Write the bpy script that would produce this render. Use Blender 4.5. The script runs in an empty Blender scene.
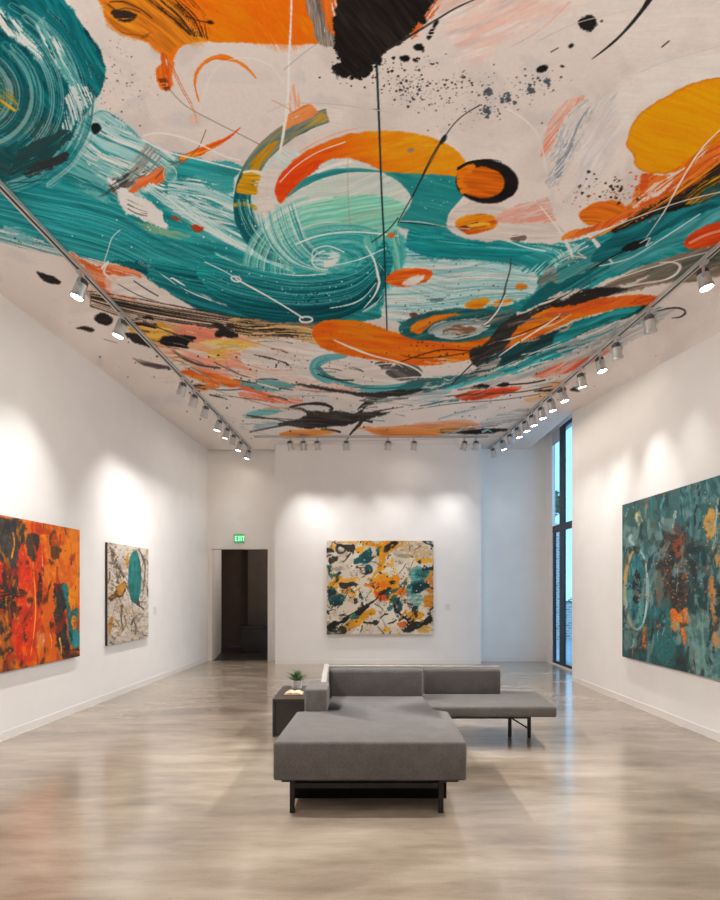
# ----------------------------------------------------------------------------
# A small paint engine: pigments laid on a surface as spline shapes, brush
# strokes and spatter, evaluated at every vertex of the painted surface.
# ----------------------------------------------------------------------------
import numpy as np, math, random
F = np.float32

def _hash(ix, iy, seed):
    h = (ix.astype(np.int64) * 374761393 + iy.astype(np.int64) * 668265263 + seed * 2147483647) & 0xFFFFFFFF
    h = ((h ^ (h >> 13)) * 1274126177) & 0xFFFFFFFF
    h = h ^ (h >> 16)
    return (h & 0xFFFF).astype(F) / F(65535.0)

def vnoise(x, y, seed=0):
    xf = np.floor(x); yf = np.floor(y)
    fx = (x - xf).astype(F); fy = (y - yf).astype(F)
    ix = xf.astype(np.int64); iy = yf.astype(np.int64)
    fx = fx * fx * (3 - 2 * fx); fy = fy * fy * (3 - 2 * fy)
    a = _hash(ix, iy, seed); b = _hash(ix + 1, iy, seed)
    c = _hash(ix, iy + 1, seed); d = _hash(ix + 1, iy + 1, seed)
    return (a * (1 - fx) + b * fx) * (1 - fy) + (c * (1 - fx) + d * fx) * fy

def fbm(x, y, seed=0, octaves=3):
    s = 0; amp = 0.5; tot = 0
    for o in range(octaves):
        s = s + amp * vnoise(x * (2 ** o), y * (2 ** o), seed + o * 17)
        tot += amp; amp *= 0.5
    return s / tot

def sstep(a, b, x):
    t = np.clip((x - a) / (b - a), 0, 1)
    return t * t * (3 - 2 * t)

def spline(pts, closed, n=8):
    P = np.array(pts, dtype=F)
    N = len(P); out = []
    rng = range(N) if closed else range(N - 1)
    for i in rng:
        if closed:
            p0, p1, p2, p3 = P[(i - 1) % N], P[i], P[(i + 1) % N], P[(i + 2) % N]
        else:
            p0, p1, p2, p3 = P[max(i - 1, 0)], P[i], P[i + 1], P[min(i + 2, N - 1)]
        for k in range(n):
            t = k / n
            out.append(0.5 * (2 * p1 + (p2 - p0) * t + (2 * p0 - 5 * p1 + 4 * p2 - p3) * t * t + (3 * p1 - p0 - 3 * p2 + p3) * t ** 3))
    if not closed: out.append(P[-1])
    return np.array(out, dtype=F)

def C(*c):
    return np.array(c, dtype=F) / F(255)

class Paint:
    def __init__(s, x, y, base, seed=1):
        s.x = x.astype(F); s.y = y.astype(F)
        s.c = np.tile(C(*base), (len(x), 1)).astype(F)
        s.seed = seed
        s.iso = False
        s.unit = 1.0          # scale of edge raggedness and softness
    def nseed(s):
        s.seed += 7
        return s.seed
    def sel(s, P, pad):
        x0, y0 = P.min(0) - pad; x1, y1 = P.max(0) + pad
        return np.nonzero((s.x > x0) & (s.x < x1) & (s.y > y0) & (s.y < y1))[0]
    def put(s, idx, a, col):
        a = a[:, None]
        s.c[idx] = s.c[idx] * (1 - a) + col * a
    # closed shape -----------------------------------------------------------
    def fill(s, pts, col, col2=None, rag=1.0, rf=.12, soft=.8, alpha=1.0, grad=None, ang=0.0, streak=.12,
             sfx=.02, sfy=.35, dry=0.0, smooth=True, n=6, mix2=None, edge=None):
        P = spline(pts, True, n) if smooth else np.array(pts, dtype=F)
        u = s.unit; rag *= u; soft *= u; sd = s.nseed()
        idx = s.sel(P, 3 + rag * 2 + soft)
        if len(idx) == 0: return
        x = s.x[idx]; y = s.y[idx]
        if rag > 0:
            f = rf / u
            xx = x + rag * ((fbm(x * f, y * f, sd) - .5) * 2.2 + (vnoise(x * f * 6, y * f * 6, sd + 3) - .5) * .8)
            yy = y + rag * ((fbm(x * f, y * f, sd + 50) - .5) * 2.2 + (vnoise(x * f * 6, y * f * 6, sd + 53) - .5) * .8)
        else: xx, yy = x, y
        dmin = np.full(len(idx), 1e9, dtype=F); inside = np.zeros(len(idx), dtype=bool)
        M = len(P)
        for i in range(M):
            ax, ay = P[i]; bx, by = P[(i + 1) % M]
            ex, ey = bx - ax, by - ay
            L = ex * ex + ey * ey + 1e-9
            t = np.clip(((xx - ax) * ex + (yy - ay) * ey) / L, 0, 1)
            dx = xx - ax - t * ex; dy = yy - ay - t * ey
            np.minimum(dmin, dx * dx + dy * dy, out=dmin)
            if ay != by:
                cr = ((ay > yy) != (by > yy)) & (xx < (bx - ax) * (yy - ay) / (by - ay) + ax)
                inside ^= cr
        d = np.sqrt(dmin); d = np.where(inside, d, -d)
        a = np.clip(.5 + d / (2 * soft), 0, 1)
        ca, sa = math.cos(ang), math.sin(ang)
        uu = x * ca + y * sa; vv = -x * sa + y * ca
        uu = uu + 6 * (vnoise(x * .03, y * .03, sd + 9) - .5)
        vv = vv + 14 * (vnoise(x * .02, y * .02, sd + 11) - .5)
        t1 = fbm(uu * sfx / u, vv * sfy / u, sd + 20)
        t2 = fbm(uu * sfx * 2.2 / u, vv * sfy * 1.7 / u, sd + 31, 2)
        if s.iso:
            t1 = .5 * t1 + .5 * fbm(x * .16, y * .16, sd + 21); t2 = .25 * t2 + .75 * fbm(x * .42, y * .3, sd + 33, 4)
        col = C(*col)
        cc = np.tile(col, (len(idx), 1))
        if col2 is not None:
            c2 = C(*col2)
            if grad is not None:
                (gx0, gy0), (gx1, gy1) = grad
                L = (gx1 - gx0) ** 2 + (gy1 - gy0) ** 2
                g = ((x - gx0) * (gx1 - gx0) + (y - gy0) * (gy1 - gy0)) / L
                g = np.clip(g + (t1 - .5) * .5, 0, 1)
            else:
                m = .5 if mix2 is None else mix2
                g = sstep(1 - m - .18, 1 - m + .18, (t1 - .5) * 1.5 + .5)
            cc = cc * (1 - g[:, None]) + c2 * g[:, None]
        cc = cc * (1 + streak * 2.2 * (t2 - .5))[:, None]
        if edge is not None:
            ec, ew = edge
            g = np.clip(1 - d / (ew * u), 0, 1)[:, None]
            cc = cc * (1 - g) + C(*ec) * g
        if dry > 0:
            a = a * sstep(dry - .13, dry + .13, (t2 - .5) * 1.5 + .5 + .15 * (vnoise(x * .9 / u, y * .9 / u, sd + 40) - .5))
        s.put(idx, a * alpha, cc)
    # brush stroke along a path ----------------------------------------------
    def stroke(s, pts, w, col, col2=None, dry=0.0, rag=.25, alpha=1.0, bf=.6, sf=.02, streak=.12, n=8, soft=.7, smooth=True, closed=False, mix2=.5):
        bf = min(bf, .85)
        P = spline(pts, closed, n) if smooth else np.array(pts, dtype=F)
        if closed: P = np.vstack([P, P[:1]])
        u = s.unit; sd = s.nseed()
        M = len(P)
        if np.isscalar(w): W = np.full(M, w, dtype=F)
        else: W = np.interp(np.linspace(0, 1, M), np.linspace(0, 1, len(w)), w).astype(F)
        wm = float(W.max())
        idx = s.sel(P, wm + 3)
        if len(idx) == 0: return
        x = s.x[idx]; y = s.y[idx]
        best = np.full(len(idx), 1e9, dtype=F); bs = np.zeros(len(idx), dtype=F); bd = np.zeros(len(idx), dtype=F); bw = np.zeros(len(idx), dtype=F)
        acc = 0.0
        for i in range(M - 1):
            ax, ay = P[i]; bx, by = P[i + 1]
            ex, ey = bx - ax, by - ay
            L = math.sqrt(ex * ex + ey * ey) + 1e-6
            lo = min(ax, bx) - wm - 3; hi = max(ax, bx) + wm + 3; lo2 = min(ay, by) - wm - 3; hi2 = max(ay, by) + wm + 3
            k = np.nonzero((x > lo) & (x < hi) & (y > lo2) & (y < hi2))[0]
            if len(k):
                xk = x[k]; yk = y[k]
                t = np.clip(((xk - ax) * ex + (yk - ay) * ey) / (L * L), 0, 1)
                dx = xk - ax - t * ex; dy = yk - ay - t * ey
                q = dx * dx + dy * dy
                m = q < best[k]
                km = k[m]
                best[km] = q[m]; bs[km] = acc + t[m] * L
                sg = np.sign((xk - ax) * ey - (yk - ay) * ex)
                bd[km] = (np.sqrt(q) * sg)[m]
                bw[km] = (W[i] + (W[i + 1] - W[i]) * t)[m]
            acc += L
        m = best < (wm + 3) ** 2
        idx = idx[m]; x = x[m]; y = y[m]; bs = bs[m]; bd = bd[m]; bw = bw[m]
        if len(idx) == 0: return
        wv = bw * .5 * (1 + rag * 2 * (fbm(bs * .08 / u, bd * 0 + sd, sd, 3) - .5)) + rag * .5 * (vnoise(x * .9, y * .9, sd + 5) - .5) * np.minimum(bw, 3)
        a = np.clip(.5 + (wv - np.abs(bd)) / (2 * soft * u * .6), 0, 1) * np.clip(bw / .5, 0, 1)
        t1 = fbm(bd * bf * .5 / u, bs * sf / u, sd + 8, 2); t2 = fbm(bd * bf / u, bs * sf / u, sd + 12, 2)
        cc = np.tile(C(*col), (len(idx), 1))
        if col2 is not None:
            g = sstep(1 - mix2 - .15, 1 - mix2 + .15, (t1 - .5) * 1.5 + .5)[:, None]
            cc = cc * (1 - g) + C(*col2) * g
        cc = cc * (1 + streak * 2.2 * (t2 - .5))[:, None]
        if dry > 0:
            a = a * sstep(dry - .13, dry + .13, (t2 - .5) * 1.5 + .5 + .1 * (vnoise(x * .8 / u, y * .8 / u, sd + 40) - .5))
        s.put(idx, a * alpha, cc)
    def line(s, pts, w, col, alpha=1.0, **k):
        k.setdefault('rag', .15); k.setdefault('streak', .0)
        w = [v * .8 for v in w] if isinstance(w, list) else w * .82
        s.stroke(pts, w, col, alpha=alpha, **k)
    # filled ellipse -----------------------------------------------------------
    def oval(s, cx, cy, rx, ry, col, deg=0, **k):
        a = math.radians(deg); ca, sa = math.cos(a), math.sin(a)
        pts = []
        for i in range(14):
            t = 2 * math.pi * i / 14
            px, py = rx * math.cos(t), ry * math.sin(t)
            pts.append((cx + px * ca - py * sa, cy + px * sa + py * ca))
        k.setdefault('n', 3)
        s.fill(pts, col, **k)
    def arc(s, cx, cy, rx, ry, t0, t1, w, col, deg=0, **k):
        a = math.radians(deg); ca, sa = math.cos(a), math.sin(a)
        m = max(6, int(abs(t1 - t0) / 14)); pts = []
        for i in range(m + 1):
            t = math.radians(t0 + (t1 - t0) * i / m)
            px, py = rx * math.cos(t), ry * math.sin(t)
            pts.append((cx + px * ca - py * sa, cy + px * sa + py * ca))
        k.setdefault('n', 4)
        s.stroke(pts, w, col, **k)
    # spatter ------------------------------------------------------------------
    def spatter(s, cx, cy, sx, sy, num, r0, r1, col, deg=0, alpha=1.0, asp=.75, power=3.0):
        rnd = random.Random(s.nseed())
        a = math.radians(deg); ca, sa = math.cos(a), math.sin(a)
        c = C(*col)
        box = s.sel(np.array([(cx, cy)], dtype=F), 3.0 * max(sx, sy) + r1 + 2)
        if len(box) == 0: return
        bx, by = s.x[box], s.y[box]
        for i in range(num):
            gx, gy = max(-2.6, min(2.6, rnd.gauss(0, 1))) * sx, max(-2.6, min(2.6, rnd.gauss(0, 1))) * sy
            px = cx + gx * ca - gy * sa; py = cy + gx * sa + gy * ca
            r = r0 + (r1 - r0) * rnd.random() ** power
            ea = asp + rnd.random() * (1 - asp); th = a + rnd.uniform(-.5, .5)
            k = np.nonzero((np.abs(bx - px) < r + 2) & (np.abs(by - py) < r + 2))[0]
            if len(k) == 0: continue
            dx = bx[k] - px; dy = by[k] - py
            du = dx * math.cos(th) + dy * math.sin(th); dv = (-dx * math.sin(th) + dy * math.cos(th)) / ea
            d = np.sqrt(du * du + dv * dv)
            d = d * (1 + .12 * np.sin(3 * np.arctan2(dv, du) + i))
            al = np.clip((r - d) / (.7 * s.unit) + .5, 0, 1) * min(1.0, r / (.55 * s.unit)) * alpha
            s.put(box[k], al, c)
    # broad mottling -------------------------------------------------------------
    def mottle(s, col, lo, hi, f, alpha, fy=None, seed=None, region=None):
        sd = s.nseed() if seed is None else seed
        idx = np.arange(len(s.x)) if region is None else s.sel(np.array(region, dtype=F), 0)
        if len(idx) == 0: return
        fy = f if fy is None else fy
        x, y = s.x[idx], s.y[idx]
        t = fbm(x * f + 3 * vnoise(x * f * .5, y * fy * .5, sd + 1), y * fy, sd, 4)
        a = sstep(lo, hi, t) * alpha
        if region is not None:
            R = np.array(region, dtype=F); c0 = (R[0] + R[1]) / 2; h = np.abs(R[1] - R[0]) / 2
            e = np.maximum(np.abs(x - c0[0]) / h[0], np.abs(y - c0[1]) / h[1])
            a = a * (1 - sstep(.6, 1.0, e))
        s.put(idx, a, C(*col))
WHITE=(216,204,194); TEAL=(36,139,140); DTEAL=(10,88,96); LTEAL=(120,182,178); PALE=(178,200,194); MINT=(152,203,178)
ORANGE=(232,118,18); RORANGE=(220,76,24); YEL=(243,160,10); OCHRE=(203,153,24); BLACK=(37,32,30); SALM=(222,132,96); PINK=(226,190,176)
TAUPE=(128,116,102); CHAR=(66,62,60); BRIGHT=(232,226,216); DGREEN=(44,66,66)

def paint_mural(x, y):
    p = Paint(x, y, WHITE, 11)
    # plaster ground: faint warm / grey mottling
    p.mottle((226,214,204), .5, .75, .012, .8)
    p.mottle((200,188,180), .55, .8, .02, .6)
    p.mottle((196,190,186), .6, .8, .03, .5, .05)
    # pink washes upper right
    p.fill([(440,-40),(600,-40),(575,5),(540,20),(500,42),(470,60),(450,40)], PINK, (216,200,190), soft=6, rag=6, alpha=.75, ang=2.7, sfy=.15)
    p.fill([(470,20),(520,5),(560,-10),(548,14),(505,40),(476,62)], (232,182,164), soft=4, rag=5, alpha=.5, ang=2.7, dry=.35)
    p.fill([(560,-30),(760,-30),(740,40),(660,60),(600,50)], (222,212,202), soft=16, rag=8, alpha=.6, streak=.03)
    p.fill([(615,92),(640,70),(720,50),(770,60),(760,90),(690,85),(645,105),(628,130),(618,120)], (226,218,208), soft=5, rag=3, alpha=.7, streak=.03)
    # grey and salmon arcs left of the yellow pool
    p.fill([(541,160),(544,138),(552,118),(566,103),(584,95),(578,104),(565,118),(556,136),(549,152)], SALM, (224,170,150), rag=2, ang=-1.0, dry=.25, alpha=.85)
    p.fill([(546,182),(552,150),(566,122),(584,103),(612,90),(614,98),(597,110),(584,130),(574,158),(556,186)], (176,176,178), (205,198,192), rag=4, ang=-1.0, dry=.35, alpha=.9, sfx=.06)
    p.fill([(555,172),(562,148),(574,128),(588,108),(580,130),(570,152),(560,176)], (140,146,152), rag=3, ang=-1, dry=.5)
    p.fill([(580,150),(600,110),(616,100),(618,140),(600,180),(575,190)], (208,202,200), soft=3, rag=4, alpha=.6, dry=.3, ang=-1)
    p.stroke([(505,108),(522,118),(536,132),(543,152),(546,172)], 1.2, (232,224,216))
    # ---------------------------------------------------------------- sea of teal
    sea = [(-90,150),(-30,180),(10,172),(60,150),(95,112),(118,118),(141,138),(152,146),(168,151),(205,160),(242,167),(262,205),(280,240),
           (330,255),(398,222),(410,205),(400,176),(440,174),(470,178),(470,186),(452,208),(446,226),(470,238),(505,240),(545,244),(580,240),(620,229),(660,216),(700,203),(760,186),
           (790,215),(740,232),(700,250),(660,262),(620,274),(596,286),(570,305),(530,316),(490,318),(462,330),(420,335),(390,318),(360,322),(322,325),(290,324),(240,319),(196,308),(166,292),(142,274),(110,262),(76,256),(30,236),(-60,215),(-120,200)]
    p.fill(sea, TEAL, (52,150,150), rag=1.6, ang=.25, streak=.22, sfx=.012, sfy=.22, mix2=.5)
    # teal streaks following the sweep
    for k in range(26):
        o = k * 4.0
        p.stroke([(-30,176+o*.55),(40,190+o*.6),(110,205+o*.65),(170,236+o*.6),(240,262+o*.5),(310,270+o*.45)], 7, [DTEAL,(60,165,165),(24,120,124),(90,180,178)][k%4], dry=.56, alpha=.5, bf=1.6, sf=.007, soft=1.4)
    # pale wash beneath the ball
    p.fill([(70,130),(100,112),(122,118),(141,138),(170,152),(176,162),(160,180),(140,200),(110,190),(86,165)], (150,192,188), (196,204,198), rag=4, ang=.6, dry=.28, soft=3, mix2=.4)
    p.fill([(62,168),(90,150),(120,165),(150,178),(120,200),(90,196)], (120,175,172), rag=4, dry=.45, ang=.5, soft=3, alpha=.8)
    p.fill([(78,148),(120,160),(160,178),(200,195),(190,200),(140,185),(100,172)], (206,208,200), rag=4, dry=.6, ang=.45, sfx=.03, sfy=.6)
    # white wash centre-left
    p.fill([(165,185),(185,178),(205,182),(238,192),(240,212),(236,226),(222,232),(196,224),(172,208)], (196,208,202), (150,194,190), rag=4, ang=.2, dry=.3, sfx=.02, sfy=.5, soft=2)
    p.fill([(160,200),(200,196),(240,222),(258,240),(290,262),(270,262),(232,246),(190,228)], (190,206,202), (80,160,160), rag=4, ang=.45, dry=.42, sfx=.02, sfy=.5, soft=2)
    p.fill([(198,176),(222,176),(238,180),(236,192),(214,190)], (70,158,156), rag=3, ang=.2, dry=.3)
    for k in range(12):
        p.stroke([(128+k*6,176+k*3),(170+k*5,206+k*2.6),(220+k*4,236+k*2),(270+k*3,258+k*1.3)], 6, (205,214,208), dry=.62, alpha=.65, bf=1.6, sf=.01, soft=1.3)
    # brown veil, orange patch, white paper scrap
    p.fill([(112,188),(126,172),(142,150),(156,146),(160,165),(150,180),(134,190),(120,196)], (140,128,120), rag=4, dry=.4, ang=-.9, soft=3, alpha=.7)
    p.fill([(128,192),(140,178),(152,171),(163,167),(164,182),(150,184),(134,193)], (216,108,48), (222,135,90), rag=2, ang=-.5, dry=.2)
    p.fill([(110,180),(136,174),(150,165),(132,186),(112,192)], (120,96,86), rag=3, ang=-.4, dry=.45)
    p.fill([(108,178),(114,180),(126,190),(140,198),(152,203),(160,210),(164,220),(166,229),(152,224),(140,218),(126,212),(120,204),(119,196)], (226,220,212), rag=2.4, ang=.6, streak=.06)
    for k in range(5):
        p.stroke([(128,200+k*2.2),(137,204+k*2.4),(147,208+k*2.0)], 1.0, (110,108,106), dry=.5, rag=.8)
    p.fill([(130,215),(160,226),(190,236),(180,240),(150,232)], (150,170,130), rag=3, dry=.45, ang=.35, alpha=.7)
    p.oval(176,218.5,4.8,2.0,(150,72,38),15); p.oval(197,228.5,6.4,3.2,(176,74,30),12, rag=1.2)
    p.fill([(98,196),(128,176),(140,168),(120,190)], (60,72,72), rag=3, dry=.6, ang=-.6)
    # dark crescent under the swirl
    p.fill([(108,262),(140,262),(190,268),(240,276),(300,280),(350,275),(384,262),(402,246),(400,270),(384,298),(352,314),(322,323),(280,323),(238,318),(196,308),(165,291),(142,274)],
           (14,108,112), (8,84,92), rag=2, ang=.12, streak=.25, sfx=.012, sfy=.3)
    p.fill([(150,272),(200,290),(250,305),(310,312),(300,322),(240,318),(196,308),(166,292)], (14,66,74), (10,84,90), rag=3, ang=.3, streak=.3, dry=.25, soft=2)
    for k in range(18):
        o = k * 3.0
        p.stroke([(150,262+o*.5),(200,270+o*.75),(260,278+o*.85),(320,280+o*.85),(370,270+o*.6),(402,244+o*.3)], 6, [(30,140,140),(60,160,158),(8,78,88)][k%3], dry=.55, bf=1.7, sf=.007, alpha=.6, soft=1.4)
    p.stroke([(140,262),(160,272),(190,292),(230,305),(290,316),(340,314)], 3.5, (200,214,210), dry=.7, bf=.9, sf=.03)
    p.stroke([(172,280),(200,296),(240,310),(280,318)], 5, (220,222,216), dry=.74, bf=.9, sf=.05)
    # right hand part of the sea: light wash island
    p.fill([(380,255),(410,258),(450,260),(490,261),(520,266),(537,276),(534,292),(520,300),(490,306),(462,314),(430,318),(404,322),(382,315),(386,285)], (176,206,204), (206,212,206), rag=3, ang=.05, sfx=.015, sfy=.35, soft=1.5, streak=.14)
    p.fill([(384,240),(420,244),(440,256),(410,262),(386,262)], (150,198,196), rag=3, dry=.35, ang=.1, soft=2)
    for k in range(14):
        p.stroke([(386,262+k*4),(430,264+k*3.6),(480,262+k*3.2),(526,270+k*2.2)], 5, [(120,182,182),(222,222,214),(90,166,168)][k%3], dry=.6, bf=1.5, sf=.01, alpha=.6, soft=1.2)
    p.fill([(425,296),(438,298),(450,294),(440,301),(430,302)], (90,130,134), rag=2, dry=.35)
    p.fill([(516,268),(540,264),(566,250),(586,240),(566,262),(545,276)], (40,150,150), (150,200,196), rag=2, ang=-.5, dry=.3, sfy=.5)
    for k in range(14):
        p.stroke([(520+k*4.5,247-k*.3),(545+k*3,252-k*.6),(556+k*2,262-k*1.2),(548+k*2.4,274-k*1.6)], 2.2, (190,216,210), dry=.66, alpha=.7, bf=1.2)
    p.fill([(398,222),(440,226),(446,238),(500,244),(540,248),(510,258),(450,258),(410,250)], (22,130,132), (36,146,146), rag=1.5, ang=.05, streak=.2, dry=.1)
    p.stroke([(400,232),(440,240),(500,246),(555,250)], 6, (90,176,174), dry=.72, bf=1)
    # brown-grey veil with star, right of the sea
    p.fill([(540,276),(556,266),(580,257),(600,250),(612,255),(596,268),(570,278),(548,294),(538,296)], (120,112,106), (150,140,132), rag=3, ang=-.5, dry=.25, sfy=.5)
    p.fill([(535,300),(560,285),(590,268),(612,254),(640,238),(655,240),(620,262),(580,290),(548,310)], DGREEN, (26,70,74), rag=3, ang=-.55, dry=.3, sfy=.4)
    # right sea strokes
    for k in range(20):
        o = k * 3.2
        p.stroke([(560,262+o*.75),(610,238+o*.62),(670,212+o*.68),(740,184+o*.75)], 6, [(20,112,116),(90,172,170),(34,140,140),(60,150,150)][k%4], dry=.52, bf=1.5, sf=.007, alpha=.55, soft=1.4)
    p.fill([(612,262),(650,244),(690,222),(740,196),(748,214),(700,236),(660,254),(620,272)], (92,164,166), (60,146,148), rag=2, ang=-.45, streak=.16, alpha=.9)
    # ---------------------------------------------------------------- the great ball, top left
    ball = [(-80,-60),(20,-60),(62,-2),(80,22),(96,44),(104,62),(105,78),(100,92),(90,108),(76,128),(60,150),(34,172),(6,184),(-40,188),(-100,120)]
    p.fill(ball, (22,112,116), (14,84,90), rag=1.5, ang=.9, streak=.2, sfx=.012, sfy=.2)
    p.fill([(-60,80),(-10,62),(30,90),(60,120),(70,138),(40,165),(0,182),(-40,186),(-90,120)], (30,86,88), (58,84,82), rag=5, soft=5, ang=.5, dry=.15)
    cx, cy = -38, 96
    for k in range(35):
        r = 24 + k * 3.1
        col = [(96,164,160),(24,118,122),(150,192,186),(12,92,98),(40,136,138),(20,104,108),(184,202,196)][k % 7]
        p.arc(cx + 4, cy - 6, r * 1.03, r * .86, -84 + (k * 37 % 23), 58 - (k * 29 % 31), 7, col, deg=20, dry=.52, bf=1.7, sf=.008, rag=.5, alpha=.55, soft=1.4)
    p.fill([(10,-40),(60,-6),(92,44),(104,66),(104,82),(95,100),(86,104),(92,80),(84,54),(62,22),(30,-6)], (16,104,108), (30,128,130), rag=2, ang=1.0, streak=.2, dry=.1)
    p.fill([(0,8),(14,18),(30,36),(44,56),(38,60),(22,44),(4,30),(-20,10)], (206,214,208), rag=4, ang=.85, dry=.34, sfy=.6, soft=2)
    p.fill([(40,20),(60,44),(76,74),(84,104),(76,110),(66,84),(50,56),(36,34)], (200,208,202), (90,160,158), rag=4, ang=1.15, dry=.36, sfy=.6, soft=2)
    p.fill([(66,96),(80,84),(90,98),(84,116),(74,126),(64,136),(62,120)], (190,198,192), rag=5, ang=1.2, dry=.5, sfy=.7)
    p.fill([(-20,84),(0,82),(16,96),(18,108),(4,112),(-20,104)], (196,158,40), (120,140,90), rag=4, ang=.6, dry=.42, sfy=.6)
    p.fill([(20,150),(44,138),(66,128),(74,136),(60,150),(40,166),(10,176)], (48,72,72), (26,84,86), rag=3, ang=-.5, dry=.2)
    p.fill([(22,172),(44,160),(64,152),(68,158),(52,170),(30,178)], (52,58,58), rag=3, ang=-.35, dry=.35)
    p.oval(96,128.5,4.6,5.6,(30,40,42),-30,rag=1.4)
    p.line([(8,183),(30,182),(46,179)],1.0,(40,50,50),dry=.35)
    # ---------------------------------------------------------------- orange field, top
    p.fill([(98,-40),(330,-40),(322,10),(322,40),(300,45),(270,44),(240,43),(215,42),(190,43),(178,50),(172,60),(160,54),(150,44),(136,38),(122,34),(110,24),(103,8)], ORANGE, (238,128,16), rag=1.2, ang=.6, streak=.08, sfy=.15)
    p.fill([(100,-40),(150,-40),(168,-6),(190,20),(205,42),(190,44),(180,46),(170,54),(158,50),(148,41),(134,37),(120,33),(109,22),(103,6)], (214,140,40), (196,118,36), rag=3, soft=3, ang=.7, streak=.15, alpha=.9)
    p.fill([(240,-10),(262,-20),(300,-20),(310,40),(262,44),(250,20)], (226,104,16), rag=4, soft=5, alpha=.6, ang=1.2, dry=.3)
    for k in range(9):
        p.stroke([(136+k*5,-14),(152+k*5,2),(172+k*4.2,18),(190+k*2.4,34+k*.6)], 2.4, (64,44,28), dry=.5, bf=1.2, sf=.03, rag=.8, alpha=.9)
    p.line([(186,16),(200,21),(212,23)],1.4,(60,40,26)); p.oval(210,22.5,3.4,2.2,(60,42,30),10)
    p.fill([(110,12),(118,9),(128,11),(137,15),(133,20),(126,22),(116,18)], (60,48,42), rag=1.5, ang=.3, dry=.12)
    p.line([(108,4),(116,10),(126,8),(140,12)],1.2,(70,52,40)); p.line([(110,2),(124,2),(140,9),(152,18)],1.4,(72,52,38))
    p.line([(110,22),(122,32),(136,35),(148,36),(141,38),(150,33)],1.0,(120,80,40),dry=.2)
    p.fill([(161,52),(172,58),(174,70),(172,80),(172,88),(168,92),(160,87),(155,78),(156,70),(161,64)], (226,120,34), (210,96,30), rag=1.6, ang=1.4, dry=.12)
    p.fill([(158,78),(164,76),(170,86),(166,90)], (130,62,26), rag=1.4, dry=.3)
    p.stroke([(170,64),(176,76),(184,92),(192,106),(197,122)], [3.2,2.6,2.2,2.4,1.2], (214,116,44), dry=.12)
    p.oval(194,120,5,4,(222,180,160),soft=3,alpha=.7)
    p.line([(170,90),(186,106),(215,122),(262,146),(300,172),(330,205),(362,240)],.9,(120,96,82),alpha=.8)
    # thin orange loop
    p.stroke([(199,101),(195,86),(197,72),(207,61),(220,57),(236,61),(248,69),(256,78)], [1.2,2.4,3.2,4.2,5.2,4.4,2.6,1.0], (226,124,30), rag=.5)
    p.stroke([(182,158),(196,153),(212,146),(228,138),(240,128)], [5.5,7,6,4.4,1.5], (220,92,26), (238,160,40), rag=.7, dry=.12)
    p.stroke([(172,172),(186,160),(198,148),(206,130)], .9, (150,100,60), dry=.3)
    p.stroke([(156,178),(166,168),(182,160)], 1.4, (140,92,60), dry=.2)
    # pale loops
    p.stroke([(200,110),(214,70),(240,58),(268,64),(284,84)], .7, (228,220,212), alpha=.8)
    p.stroke([(143,136),(160,133),(190,140),(224,156),(240,160)], 1.2, (236,230,222))
    p.stroke([(143,140),(168,152),(205,161),(245,171),(275,178),(312,186)], 1.6, (228,226,218))
    p.oval(170,174,6,7.5,(120,180,176),0,alpha=.5,rag=.4); p.arc(170,174,6.5,8,0,360,.8,(200,214,208))
    # ---------------------------------------------------------------- swirl
    p.fill([(233,190),(236,176),(244,170),(262,160),(285,150),(330,150),(400,165),(412,200),(405,240),(380,262),(330,272),(290,268),(262,250),(245,225)], (206,206,198), (190,204,198), rag=1.5, ang=.4, streak=.06)
    # left arm: grey / ochre / teal
    arm = [(326,116),(304,124),(282,136),(262,154),(250,172),(244,188),(242,206),(246,224),(256,240),(272,254),(292,262)]
    p.stroke(arm, [13,15,16.5,17,17.5,18,18.5,19.5,19,14,6], (40,122,124), (24,98,104), rag=.12, bf=.9, sf=.015, streak=.25)
    p.stroke(arm[:5], [13.5,15.5,17,17.5,17.5], (134,130,104), (96,124,118), rag=.12, bf=.5, sf=.04, streak=.18)
    p.fill([(324,104),(342,108),(342,126),(330,123)], WHITE, rag=.8, streak=.04, smooth=False)
    p.fill([(300,120),(317,111),(327,120),(304,131),(290,139)], (176,148,70), (132,132,112), rag=1.2, ang=-.5, dry=.3)
    p.fill([(252,160),(264,148),(278,140),(272,150),(262,162),(258,170),(249,170)], (208,158,28), (188,140,32), rag=1.6, ang=-.9, dry=.12)
    p.fill([(240,180),(246,171),(260,174),(257,186),(256,196),(239,194),(237,188)], (210,158,26), (196,146,28), rag=1.4, ang=.1, dry=.1)
    p.stroke([(235,205),(244,204),(256,208)], 3.2, (200,156,34), dry=.3, rag=.8)
    p.stroke([(244,172),(252,171),(264,174)], 3.2, (216,206,180), dry=.35, rag=.8)
    p.fill([(284,118),(292,113),(309,104),(318,112),(306,120),(290,128),(284,130)], (222,140,84), (214,112,50), rag=1.4, ang=-.5, dry=.16)
    p.fill([(284,116),(288,96),(294,84),(302,96),(304,104),(292,113)], (224,160,120), (212,190,176), rag=2, ang=1.4, dry=.42)
    for k in range(12):
        o = k * 1.3
        p.stroke([(236+o,200),(240+o,216),(250+o,234),(268+o,250),(296+o,264)], 1.8, [(150,196,190),(20,94,100),(90,160,158)][k%3], dry=.62, bf=1.4, sf=.02)
    p.stroke([(264,196),(264,214),(274,234),(292,252)], 9, (206,210,202), dry=.46, bf=1.6, sf=.01, soft=1.2)
    p.fill([(256,196),(262,176),(276,160),(282,166),(276,182),(276,200),(268,216),(258,212)], (214,203,193), rag=1.6, streak=.05, dry=.06)
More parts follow.
